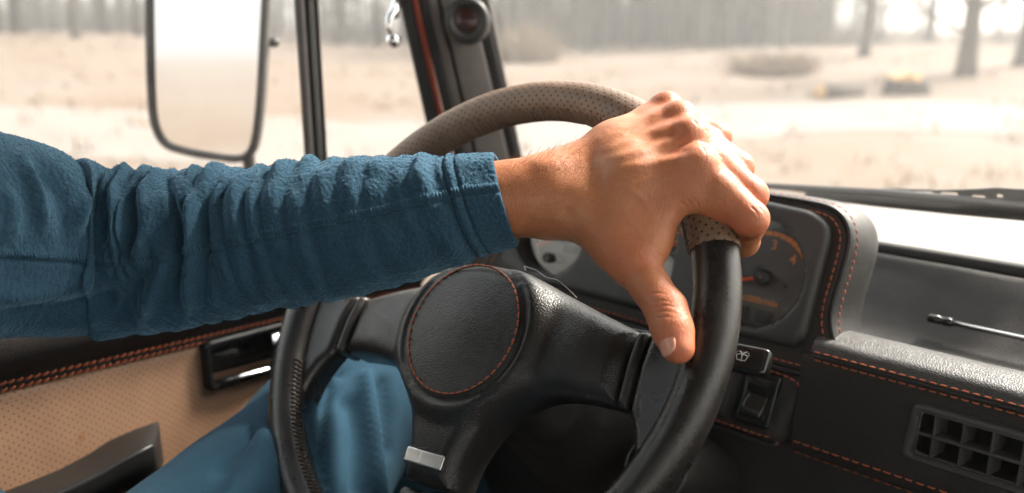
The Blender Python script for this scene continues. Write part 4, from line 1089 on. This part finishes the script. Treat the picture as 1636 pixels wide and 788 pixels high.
# ---------------------------------------------------------------- the driver
def onh(px, py, h): return onpl(px, py, WC + WA * h, WA)
def pol(dr, h, th): 
    th = R(th); return WC + (RR + dr) * (math.cos(th) * np.array([1., 0, 0]) + math.sin(th) * WU) + h * WA
person = empty('person', (-.46, -.05, -.45), 'driver in a blue fleece and jeans with his left hand on the steering wheel rim', 'person')
class SDF:
    def __init__(s, lo, hi, res):
        s.lo = np.array(lo); s.res = res; s.n = np.ceil((np.array(hi) - lo) / res).astype(int); s.D = np.full(s.n, .05, np.float32)
    def _box(s, lo, hi):
        a = np.clip(np.floor((lo - s.lo) / s.res).astype(int), 0, s.n); b = np.clip(np.ceil((hi - s.lo) / s.res).astype(int) + 1, 0, s.n)
        sl = tuple(slice(i, j) for i, j in zip(a, b)); ax = [s.lo[k] + np.arange(a[k], b[k]) * s.res for k in range(3)]
        return sl, ax
    def cone(s, p, q, r0, r1, k=.006, sub=False):
        p, q = np.asarray(p, float), np.asarray(q, float); mr = max(r0, r1) + max(k, .004) * 2.5 + .004
        sl, ax = s._box(np.minimum(p, q) - mr, np.maximum(p, q) + mr)
        d = q - p; L = d @ d + 1e-12
        X, Y, Z = np.meshgrid(ax[0] - p[0], ax[1] - p[1], ax[2] - p[2], indexing='ij')
        t = np.clip((X * d[0] + Y * d[1] + Z * d[2]) / L, 0, 1)
        dist = np.sqrt((X - t * d[0]) ** 2 + (Y - t * d[1]) ** 2 + (Z - t * d[2]) ** 2) - (r0 + (r1 - r0) * t)
        A = s.D[sl]
        if sub:
            h = np.clip(.5 - .5 * (A + dist) / k, 0, 1); s.D[sl] = A + (-dist - A) * h + k * h * (1 - h)
        else:
            h = np.clip(.5 + .5 * (A - dist) / k, 0, 1); s.D[sl] = A + (dist - A) * h - k * h * (1 - h)
    def chain(s, P, r, k=.006):
        for i in range(len(P) - 1): s.cone(P[i], P[i + 1], r[i], r[i + 1], k)
    def mesh(s):
        D = s.D; ins = D < 0; n = D.shape
        corner = [(i, j, l) for i in (0, 1) for j in (0, 1) for l in (0, 1)]
        def sh(A, c): return A[c[0]:n[0] - 1 + c[0], c[1]:n[1] - 1 + c[1], c[2]:n[2] - 1 + c[2]]
        cnt = sum(sh(ins, c).astype(np.int8) for c in corner); act = (cnt > 0) & (cnt < 8)
        idx = -np.ones(act.shape, np.int64); I = np.argwhere(act); idx[act] = np.arange(len(I))
        acc = np.zeros((len(I), 3)); num = np.zeros(len(I))
        val = {c: D[I[:, 0] + c[0], I[:, 1] + c[1], I[:, 2] + c[2]] for c in corner}
        for a in corner:
            for ax in range(3):
                if a[ax]: continue
                b = tuple(1 if k == ax else a[k] for k in range(3)); va, vb = val[a], val[b]
                m = (va < 0) != (vb < 0); t = np.where(m, va / (va - vb + 1e-20), 0)
                pt = np.tile(np.array(a, float), (len(I), 1)); pt[:, ax] = t; acc[m] += pt[m]; num[m] += 1
        V = s.lo + (I + acc / num[:, None]) * s.res; Fc = []
        for ax in range(3):
            u, v = [(1, 2), (2, 0), (0, 1)][ax]
            a = ins[tuple(slice(0, n[k] - 1) if k == ax else slice(1, n[k] - 1) for k in range(3))]
            b = ins[tuple(slice(1, n[k]) if k == ax else slice(1, n[k] - 1) for k in range(3))]
            for flip, m in ((False, a & ~b), (True, ~a & b)):
                J = np.argwhere(m); J[:, u] += 1; J[:, v] += 1
                q = []
                for du, dv in ((-1, -1), (0, -1), (0, 0), (-1, 0)):
                    K = J.copy(); K[:, u] += du; K[:, v] += dv; q.append(idx[K[:, 0], K[:, 1], K[:, 2]])
                Q = np.stack(q, 1); ok = (Q >= 0).all(1); Q = Q[ok]
                Fc.append(Q[:, ::-1] if flip else Q)
        return V, np.concatenate(Fc)
# joints, measured in the picture and set at the depth of the rim they hold
Wr = onh(878, 309, .052); Cf = onh(800, 318, .062)
ax_f = nrm(Cf - Wr); El = Wr + (atd(230, 402, .556) - Wr) * .97
fing = {
 'index': ([onh(1112, 268, .029), onh(1198, 350, .006), pol(.012, -.027, 33), pol(-.013, -.026, 36)], [.0128, .0110, .0098, .0082]),
 'middle': ([onh(1099, 224, .026), onh(1198, 312, -.002), pol(.012, -.028, 39), pol(-.017, -.025, 40)], [.0130, .0110, .0098, .0082]),
 'ring': ([onh(1083, 196, .021), onh(1178, 268, -.003), pol(.012, -.028, 46), pol(-.015, -.026, 46)], [.0122, .0102, .0092, .0078]),
 'little': ([onh(1063, 178, .014), onh(1146, 220, -.002), pol(.012, -.026, 53), pol(-.008, -.027, 52)], [.0112, .0090, .0080, .0070])}
T0, T1, T2, T3 = onh(938, 336, .040), onh(1012, 420, .026), onh(1064, 494, .022), onh(1083, 555, .0215)
S = SDF([-.64, .28, -.24], [-.17, .58, .02], .00115)
dv_ = nrm(np.cross(ax_f, fwd))              # across the forearm, in the picture's plane
dv_ = dv_ if dv_[2] > 0 else -dv_
fw = nrm(np.cross(ax_f, dv_)); fw = fw if fw @ fwd > 0 else -fw
S.cone(Wr + dv_ * .0055, El + dv_ * .004, .0182, .022, .012); S.cone(Wr - dv_ * .0055, El - dv_ * .004, .0182, .022, .012)
S.cone(Wr + fw * .004, Wr * .7 + El * .3, .020, .022, .014)
for k, (P, r) in fing.items():
    w = {'index': -.011, 'middle': -.004, 'ring': .003, 'little': .0065}[k]
    st_ = Wr + dv_ * w + fw * .004
    mid = st_ * .45 + P[0] * .55
    S.chain([st_, mid, P[0]], [.0160, .0140 if k != 'little' else .0122, .0130 if k != 'little' else .0115], .012)
for a, b in (('index', 'middle'), ('middle', 'ring'), ('ring', 'little')):
    A, B = fing[a][0][0], fing[b][0][0]; S.cone(A * .5 + Wr * .5 + fw * .003, B * .5 + Wr * .5 + fw * .003, .013, .013, .012)
    S.cone(A * .85 + Wr * .15 + fw * .003, B * .85 + Wr * .15 + fw * .003, .0098, .0098, .008)
# thenar mass, thumb metacarpal and the web to the index finger
S.chain([Wr - dv_ * .009, T0, T1], [.0150, .0165, .0145], .014)
I0 = fing['index'][0][0]
S.cone(T0 * .6 + I0 * .4 + fw * .004, T1 * .75 + I0 * .25 + fw * .002, .0165, .0120, .016); S.cone(Wr * .4 + I0 * .6 + fw * .002, T0 * .35 + T1 * .65 + fw * .001, .0140, .0130, .016)
S.cone(onh(1108, 298, .024), onh(1160, 333, .010), .0125, .0112, .006)
S.cone(I0 * .8 + T1 * .2 + fw * .004, T1 * .75 + I0 * .25 + fw * .002, .0085, .0095, .014)
S.chain([T1, T1 * .45 + T2 * .55, T2, T2 * .45 + T3 * .55, T3], [.0142, .0112, .0116, .0112, .0096], .006)
for k, (P, r) in fing.items():
    m0 = P[0] * .55 + P[1] * .45 
    S.chain([P[0], m0, P[1]], [r[0], r[0] * .5 + r[1] * .43, r[1]], .0035); S.chain([P[1], P[1] * .5 + P[2] * .5, P[2], P[3]], [r[1], r[2] * .97, r[2], r[3]], .0035)
    up_k = nrm(P[0] - WC - 0) ; nb = nrm(-fw * .8 + dv_ * .45 + nrm(P[0] - Wr) * .35)
    S.cone(P[0] + nb * .0052, P[0] + nb * .0052, .0098 if k != 'little' else .0086, .0098 if k != 'little' else .0086, .006)
V, Fc = S.mesh(); del S
me = bpy.data.meshes.new('body'); me.from_pydata([tuple(v) for v in V], [], [tuple(int(i) for i in f) for f in Fc])
tmp = bpy.data.objects.new('tmp_body', me); COL.objects.link(tmp)
md = tmp.modifiers.new('s', 'SMOOTH'); md.factor = .5; md.iterations = 5
md = tmp.modifiers.new('d', 'SUBSURF'); md.levels = 1; md.render_levels = 1
dg = bpy.context.evaluated_depsgraph_get(); me2 = bpy.data.meshes.new_from_object(tmp.evaluated_get(dg))
n = len(me2.vertices); V = np.zeros(n * 3); me2.vertices.foreach_get('co', V); V = V.reshape(-1, 3); NV = np.zeros(n * 3); me2.vertices.foreach_get('normal', NV); NV = NV.reshape(-1, 3)
Fc = [tuple(p.vertices) for p in me2.polygons]; bpy.data.objects.remove(tmp)
# tendons, veins, knuckle creases: drawn over the back of the hand and pressed into the real surface
pq, zq = project(V); facing = np.clip(-(NV * (V / np.linalg.norm(V, axis=1)[:, None])).sum(1) * 1.6, 0, 1)
frontm = facing > .02
def stroke(pts, w, amp, taper=True):
    P = spline(np.array(pts, float), 40); best = np.full(n, 1e9); tt = np.zeros(n)
    lo, hi = P.min(0) - 4 * w, P.max(0) + 4 * w; sel = np.where((pq > lo).all(1) & (pq < hi).all(1) & frontm)[0]
    if not len(sel): return
    for i in range(len(P) - 1):
        a, b = P[i], P[i + 1]; d = b - a; t = np.clip(((pq[sel] - a) @ d) / (d @ d + 1e-9), 0, 1); dd = np.linalg.norm(pq[sel] - a - t[:, None] * d, axis=1)
        m_ = dd < best[sel]; best[sel[m_]] = dd[m_]; tt[sel[m_]] = (i + t[m_]) / (len(P) - 1)
    f = np.exp(-(best / w) ** 2) * facing * (np.minimum(np.minimum(1, tt * 6 + .2), (1 - tt) ** 1.3 * 1.6) if taper else 1)
    global V
    V = V + NV * (f * amp)[:, None]
for pts, w, a in (([(1062, 172), (1020, 195), (960, 226)], 7, .0010), ([(1088, 190), (1040, 212), (985, 234), (930, 250)], 7, .0012), ([(1104, 216), (1050, 234), (990, 250), (920, 266)], 7, .0012), ([(1112, 254), (1060, 258), (1000, 268), (940, 285)], 8, .0010),
                  ([(1075, 180), (1030, 204), (975, 232)], 6, -.0006), ([(1098, 203), (1045, 224), (985, 243)], 6, -.0007), ([(1106, 236), (1050, 248), (990, 261)], 6, -.0008),
                  ([(900, 330), (912, 345), (915, 362)], 13, -.0014), ([(845, 262), (890, 262), (940, 258)], 10, .0008), ([(1000, 300), (1030, 320), (1040, 350)], 5, .0006), ([(960, 300), (1005, 296), (1060, 275)], 4, .0006)):
    stroke(pts, w, a)
for pts in ([(1040, 482), (1060, 480), (1082, 487)], [(1044, 492), (1064, 488), (1088, 494)], [(1046, 500), (1066, 497), (1088, 503)], [(1050, 509), (1064, 506), (1080, 509)], [(1036, 470), (1052, 468), (1070, 472)],
            [(1085, 322), (1096, 330), (1104, 340)], [(1096, 318), (1104, 326), (1108, 337)], [(1112, 322), (1116, 330), (1118, 337)], [(1050, 405), (1062, 412), (1070, 424)], [(1044, 412), (1056, 420), (1064, 430)],
            [(1120, 232), (1126, 240), (1130, 250)], [(1106, 190), (1114, 198), (1118, 208)], [(1126, 206), (1134, 212), (1140, 222)], [(1212, 330), (1220, 338), (1224, 350)], [(1200, 330), (1208, 338), (1213, 349)]):
    stroke(pts, 2.0, -.00045)
body_o = obj('body', V, Fc, M['skin'], person)
fl = np.zeros(n)
for c_, r_ in [(q, .012) for P, _r in fing.values() for q in (P[0], P[1])] + [(P[3], .010) for P, _r in fing.values()] + [(T2, .012), (T3, .012), (T1, .012)]:
    fl = np.maximum(fl, np.exp(-(np.maximum(0, np.linalg.norm(V - c_, axis=1) - .008) / r_) ** 2))
body_o.data.attributes.new('flush', 'FLOAT', 'POINT').data.foreach_set('value', fl.astype(np.float32))
# thumb nail
ta = nrm(T3 - T2); tn_ = nrm(-fwd * .66 - rgt * .76 - upv * .1); tn_ = nrm(tn_ - (tn_ @ ta) * ta); ts = np.cross(ta, tn_)
V, Fc = [], []
nn_ = 12
for i in range(nn_):
    for j in range(nn_):
        a = (i / (nn_ - 1) - .5) * 2; b = j / (nn_ - 1); w = (1 - max(0, (b - .55) / .45) ** 2.5 * .35) * (1 - max(0, (.3 - b) / .3) ** 2 * .3)
        ang = a * R(46) * w; rad = .0101 - .0008 * b
        V.append(T3 + ta * (-.0108 + .0172 * b - .0012 * a * a * (1 if b > .5 else -1)) + rad * (math.cos(ang) * tn_ + math.sin(ang) * ts) + tn_ * (.0010 - .0007 * abs(b - .5)))
Fc = [(i * nn_ + j, (i + 1) * nn_ + j, (i + 1) * nn_ + j + 1, i * nn_ + j + 1) for i in range(nn_ - 1) for j in range(nn_ - 1)]
nail = obj('thumb_nail', V, Fc, M['nail'], person)
sm_ = nail.modifiers.new('thick', 'SOLIDIFY'); sm_.thickness = .0007; sm_.offset = -1
# forearm hair
g = random.Random(8); m = MB()
cand = np.where((pq[:, 0] > 800) & (pq[:, 0] < 960) & ((facing > .0) | (NV[:, 2] > .3)))[0]
for i in g.sample(list(cand), 620):
    L = g.uniform(.004, .010); d = nrm(-ax_f * .8 + NV[i] * g.uniform(.25, .8) + np.array([g.gauss(0, .25), g.gauss(0, .25), g.gauss(0, .25)]))
    p = body_o.data.vertices[i].co; p = np.array(p) + wloc(person)
    m.add(tube([p - NV[i] * .0005, p + d * L * .5 + NV[i] * .0004, p + d * L - NV[i] * .0005], [.00006, .00005, .00002], 3, caps=False))
m.build('arm_hair', M['hair'], person)
# ---- fleece sleeve: rings along the arm, folds where the cloth bunches
cols = [(-420, 150, 600, .40), (-260, 168, 575, .43), (-120, 188, 556, .47), (0, 214, 541, .51), (50, 238, 541, .528), (100, 262, 540, .542), (150, 266, 538, .553), (200, 272, 536, .558), (250, 275, 528, .560), (300, 275, 519, .558), (400, 270, 501, .554), (500, 260, 483, .549), (600, 251, 462, .543), (700, 247, 432, .536), (760, 246, 409, .533), (806, 243, 394, .531)]
CP = np.array([atd(x, (a + b) / 2, d) for x, a, b, d in cols]); CR = np.array([(b - a) / 2 / F_PX * d for x, a, b, d in cols])
s_ = np.concatenate([[0], np.cumsum(np.linalg.norm(np.diff(CP, axis=0), axis=1))])
NS, NA = 900, 260
fine = spline(np.hstack([CP, CR[:, None], np.array([c[0] for c in cols])[:, None] / 2600]), NS)
P_, Rr, XP = fine[:, :3], fine[:, 3], fine[:, 4] * 2600
T_ = np.gradient(P_, axis=0); T_ /= np.linalg.norm(T_, axis=1)[:, None]
for _ in range(30): T_[1:-1] = (T_[:-2] + T_[1:-1] + T_[2:]) / 3
T_ /= np.linalg.norm(T_, axis=1)[:, None]
# the cuff is cut a little aslant
Uv = np.array([nrm(upv - (upv @ t) * t) for t in T_]); Bv = np.cross(T_, Uv)     # Bv: towards / away from the eye
tow = np.where((Bv @ -fwd) > 0, 1, -1); Bv = Bv * tow[:, None]
ang = np.linspace(0, 2 * np.pi, NA, endpoint=False)
ca, sa_ = np.cos(ang), np.sin(ang)
# px of each vertex row/angle at rest
Vs = P_[:, None] + Rr[:, None, None] * (ca[None, :, None] * Uv[:, None] + .94 * sa_[None, :, None] * Bv[:, None])
flat = Vs.reshape(-1, 3); pqs, _z = project(flat); X = pqs[:, 0].reshape(NS, NA); Y = pqs[:, 1].reshape(NS, NA)
vis = sst(-.35, .25, sa_)[None, :] * np.ones((NS, 1)); top = sst(-.2, .9, ca)[None, :]
nz = np.array([[mnoise.noise(Vector((i * .012, math.cos(a) * 1.1, math.sin(a) * 1.1))) for a in ang] for i in range(NS)])
nz2 = np.array([[mnoise.noise(Vector((i * .03, math.cos(a) * 2.5 + 9, math.sin(a) * 2.5))) for a in ang] for i in range(NS)])
disp = nz * .0022 + nz2 * .0010
# ring folds, each with its own place, width (px) and height
slantf = 10 * nz
folds = [(156, 24, .0045, 20), (208, 14, .0022, 26), (236, 13, .0040, 24), (262, 9, .0032, 14), (287, 10, .0034, 8), (312, 10, .0022, -4), (333, 10, .0034, 0), (368, 12, .0034, -2), (396, 9, .0024, 4), (424, 12, .0034, -4), (452, 10, .0026, 4), (480, 14, .0030, 0), (518, 13, .0028, 2), (560, 14, .0016, 8), (598, 16, .0022, 10), (640, 18, .0016, 16), (672, 14, .0014, 10), (712, 14, .0030, 22)]
hgt = (Y - np.interp(X, [c[0] for c in cols], [(c[1] + c[2]) / 2 for c in cols])) / 130
for x0, w, a, lean in folds:
    xx = x0 + lean * hgt + 5 * nz + 9 * nz2 * (hgt)
    k = np.exp(-((XPa := (np.broadcast_to(XP[:, None], X.shape)) - xx) / w) ** 2)
    fade = .55 + .45 * nz2 * 1.5
    disp += 1.9 * a * (k - .55 * np.exp(-((XPa - w * 1.35) / (w * .55)) ** 2)) * np.clip(fade, .15, 1.2) * (.55 + .45 * top)
XX = np.broadcast_to(XP[:, None], X.shape)
def sstroke(pts, w, amp):
    global disp
    P = spline(np.array(pts, float), 50); best = np.full(X.shape, 1e9); tt = np.zeros(X.shape)
    for i in range(len(P) - 1):
        a, b = P[i], P[i + 1]; d = b - a; t = np.clip(((X - a[0]) * d[0] + (Y - a[1]) * d[1]) / (d @ d + 1e-9), 0, 1); dd = np.hypot(X - a[0] - t * d[0], Y - a[1] - t * d[1])
        m_ = dd < best; best = np.where(m_, dd, best); tt = np.where(m_, (i + t) / (len(P) - 1), tt)
    disp = disp + 1.35 * amp * np.exp(-(best / w) ** 2) * vis * np.minimum(1, np.minimum(tt, 1 - tt) * 3.5 + .02)
for pts, w, a in (([(30, 232), (52, 290), (66, 350), (72, 385)], 13, .0050), ([(150, 300), (128, 350), (100, 395)], 11, .0040), ([(182, 300), (190, 350), (188, 400)], 14, .0050), ([(232, 290), (236, 340), (228, 400), (212, 440)], 13, .0045),
                  ([(30, 250), (90, 300), (110, 380), (95, 420)], 16, -.0045), ([(160, 310), (165, 370), (150, 410)], 12, -.0045), ([(212, 300), (214, 360), (205, 410)], 9, -.0045), ([(-60, 470), (60, 470), (150, 440), (210, 420)], 16, .0038), ([(-60, 512), (80, 500), (180, 470), (240, 430)], 14, -.0045), ([(215, 530), (235, 480), (262, 425), (275, 380)], 12, .0045), ([(180, 520), (205, 480), (245, 430)], 10, -.0035), ([(262, 270), (280, 340), (285, 400), (282, 500)], 7, -.0055), ([(300, 290), (303, 380), (300, 470), (296, 515)], 9, .0045), ([(322, 300), (326, 400), (328, 500)], 8, -.0050), ([(0, 290), (20, 340), (10, 400)], 16, .0030)):
    sstroke(pts, w, a)
# long seam, hem groove
seam = [(-120, 400), (0, 409), (100, 415), (200, 420), (280, 408), (400, 384), (520, 358), (640, 331), (735, 309), (800, 301)]
seam = spline(np.array(seam, float), 120)
sy = np.interp(X, seam[:, 0], seam[:, 1]); dsy = Y - sy
disp += vis * (-.0022 * np.exp(-((dsy - 5) / 3.2) ** 2) + .0013 * np.exp(-((dsy + 4) / 6.0) ** 2))
hemx = 738 + 16 * np.clip(hgt, -1.2, 1.2) ** 2 * np.sign(hgt) * .6 + 8 * hgt
disp += -.0020 * np.exp(-((XX - hemx) / 2.6) ** 2) + .0010 * np.exp(-((XX - hemx - 8) / 5) ** 2) - .0013 * np.exp(-((XX - hemx - 17) / 2.4) ** 2) + .0006 * sst(0, 30, XX - hemx)
slant_c = (sst(720, 806, XX) * 9 * hgt / F_PX * .54)
# curly fleece nap
nap = np.array([mnoise.noise(Vector(v * 430)) + .6 * mnoise.noise(Vector(v * 860 + Vector((5, 5, 5)))) for v in map(Vector, flat)]).reshape(NS, NA)
disp += nap * .00050
rad = ca[None, :, None] * Uv[:, None] + .94 * sa_[None, :, None] * Bv[:, None]
Vs = Vs + disp[..., None] * rad + slant_c[..., None] * T_[:, None]
# roll the cuff inwards
last = Vs[-1]; cenl = last.mean(0); rings = [Vs[i] for i in range(NS)]
for f, o in ((.985, .0011), (.955, .0015), (.925, .0008), (.90, -.002), (.88, -.03)): rings.append(cenl + (last - cenl) * f + T_[-1] * o)
V, Fc = loft(rings, caps=False)
ff = Fc
sleeve = obj('fleece_jacket', V, ff, M['fleece'], person)
# brushed pile standing off the fleece
rs = np.random.RandomState(6); NT = 60000
ii = rs.randint(200, NS - 2, NT); jj = rs.randint(0, NA, NT)
keep = (sa_[jj] > -.45) | (ca[jj] > -.3); ii, jj = ii[keep], jj[keep]; NT = len(ii)
fr_ = rs.rand(NT, 1); b_ = Vs[ii, jj] * (1 - fr_) + Vs[ii + 1, (jj + 1) % NA] * fr_; nr = rad[ii, jj]
dirn = nr * rs.uniform(.35, .9, (NT, 1)) + rs.normal(0, .55, (NT, 3)); dirn /= np.linalg.norm(dirn, axis=1)[:, None]
wd = np.cross(dirn, rs.normal(0, 1, (NT, 3))); wd *= .00022 / (np.linalg.norm(wd, axis=1)[:, None] + 1e-9)
ln = rs.uniform(.0006, .0017, (NT, 1)); b_ = b_ - nr * .0002
PV_ = np.stack([b_ - wd, b_ + wd, b_ + dirn * ln], 1).reshape(-1, 3)
obj('fleece_pile', PV_, [(3 * k, 3 * k + 1, 3 * k + 2) for k in range(NT)], M['fleece'], sleeve, smooth=False)['kind'] = 'stuff'
# overlock stitches over the seam
m = MB(); VR = Vs[:, NA // 16:NA * 7 // 16]; 
def surf_at(px, py):
    d2 = (X[:, :NA // 2] - px) ** 2 + (Y[:, :NA // 2] - py) ** 2; i, j = np.unravel_index(d2.argmin(), d2.shape); return Vs[i, j], rad[i, j]
ss = resample(seam, 190)
for k, q in enumerate(ss):
    if q[0] < -5 or q[0] > 798: continue
    a, r_ = surf_at(q[0], q[1] - 10); c, _r = surf_at(q[0] + 1.5, q[1] + 2)
    m.add(tube([a, (a + c) / 2 + r_ * .0010, c], [.0006, .0010, .0006], 5))
m.build('seam_stitching', M['fleece_thread'], sleeve)
# torso of the jacket
rings = []
for z, cx, cy, rx, ry in ((-.56, -.47, -.14, .175, .12), (-.46, -.47, -.12, .185, .145), (-.36, -.47, -.015, .185, .145), (-.26, -.47, -.018, .19, .138), (-.14, -.465, -.085, .20, .125), (-.04, -.46, -.17, .205, .105), (.02, -.46, -.19, .17, .085), (.055, -.46, -.20, .08, .07), (.10, -.46, -.20, .068, .068)):
    rings.append(np.array([(cx + rx * math.cos(a) * (1 + .03 * math.sin(5 * a + z * 30)), cy + ry * math.sin(a), z + .01 * math.sin(3 * a)) for a in np.linspace(0, 2 * math.pi, 64, endpoint=False)]))
V, Fc = loft(rings); obj('jacket_torso', V, Fc, M['fleece'], person)
# ---- jeans: left thigh, knee and shin behind the wheel
def leg(pts, rr, strokes, name):
    f = spline(np.hstack([np.array(pts), np.array(rr)[:, None]]), 220); P, r = f[:, :3], f[:, 3]
    T, N, B = frames(P, (0, 0, 1.)); n_ = 120; a = np.linspace(0, 2 * np.pi, n_, endpoint=False)
    rd = np.cos(a)[None, :, None] * N[:, None] + np.sin(a)[None, :, None] * B[:, None]
    V = P[:, None] + r[:, None, None] * rd; q, _ = project(V.reshape(-1, 3)); X, Y = q[:, 0].reshape(220, n_), q[:, 1].reshape(220, n_)
    d = np.array([[mnoise.noise(Vector(v * 9)) * .006 + mnoise.noise(Vector((v[0] * 22, v[1] * 22, v[2] * 8))) * .003 for v in row] for row in V])
    face = (rd @ -fwd) > -.2
    for pts_, w, am in strokes:
        S_ = spline(np.array(pts_, float), 30); best = np.full(X.shape, 1e9)
        for i in range(29):
            p0, p1 = S_[i], S_[i + 1]; dd = p1 - p0; t = np.clip(((X - p0[0]) * dd[0] + (Y - p0[1]) * dd[1]) / (dd @ dd), 0, 1); best = np.minimum(best, np.hypot(X - p0[0] - t * dd[0], Y - p0[1] - t * dd[1]))
        d = d + am * np.exp(-(best / w) ** 2) * face
    return obj(name, *loft([v for v in V + d[..., None] * rd]), M['jeans'], person)
leg([(-.50, -.10, -.47), (-.515, .12, -.435), (-.55, .30, -.385), (-.595, .425, -.352), (-.615, .485, -.375), (-.618, .52, -.46), (-.61, .58, -.62), (-.60, .66, -.85)], [.098, .093, .082, .074, .070, .066, .060, .058],
    [([(522, 612), (515, 660), (512, 720), (520, 790)], 10, -.011), ([(585, 600), (592, 640), (596, 700), (600, 790)], 9, .010), ([(612, 610), (618, 660), (618, 720)], 8, -.009), ([(560, 640), (570, 700), (572, 790)], 14, -.011), ([(530, 606), (500, 640), (470, 690)], 8, .009), ([(545, 590), (520, 600), (495, 625)], 5, -.006), ([(420, 700), (380, 760), (360, 800)], 10, .007), ([(400, 690), (350, 750)], 8, -.007)], 'jeans')
leg([(-.38, -.10, -.50), (-.36, .12, -.50), (-.34, .32, -.49), (-.325, .43, -.49), (-.315, .49, -.53), (-.30, .56, -.66), (-.29, .66, -.86)], [.098, .093, .080, .072, .068, .062, .056], [], 'jeans')
# a loose white thread caught on the hub
th_ = spline([WL(*q) for q in ((.030, .0435, -.006), (.036, .0425, .004), (.045, .039, .012), (.056, .036, .015), (.062, .0335, .010), (.072, .032, .010), (.080, .0275, .004), (.082, .0255, -.003))], 50)
tag(obj('loose_thread', *tube(th_, .00022, 5), M['icon'], None), 'fine white thread caught on the upper edge of the steering wheel hub', 'thread')
# ---------------------------------------------------------------- thin mist over the clearing
hz_m, hz_nt, hz_out = newmat('mist')
pv = nd(hz_nt, 'ShaderNodeVolumePrincipled'); pv.inputs['Color'].default_value = (.95, .935, .925, 1); pv.inputs['Density'].default_value = .0068; pv.inputs['Anisotropy'].default_value = .3
hz_nt.links.new(pv.outputs[0], hz_out.inputs['Volume'])
hz = obj('haze', *rbox((0, 0, 13), np.eye(3), (750, 750, 20), 0), hz_m, None, smooth=False); tag(hz, kind='stuff')
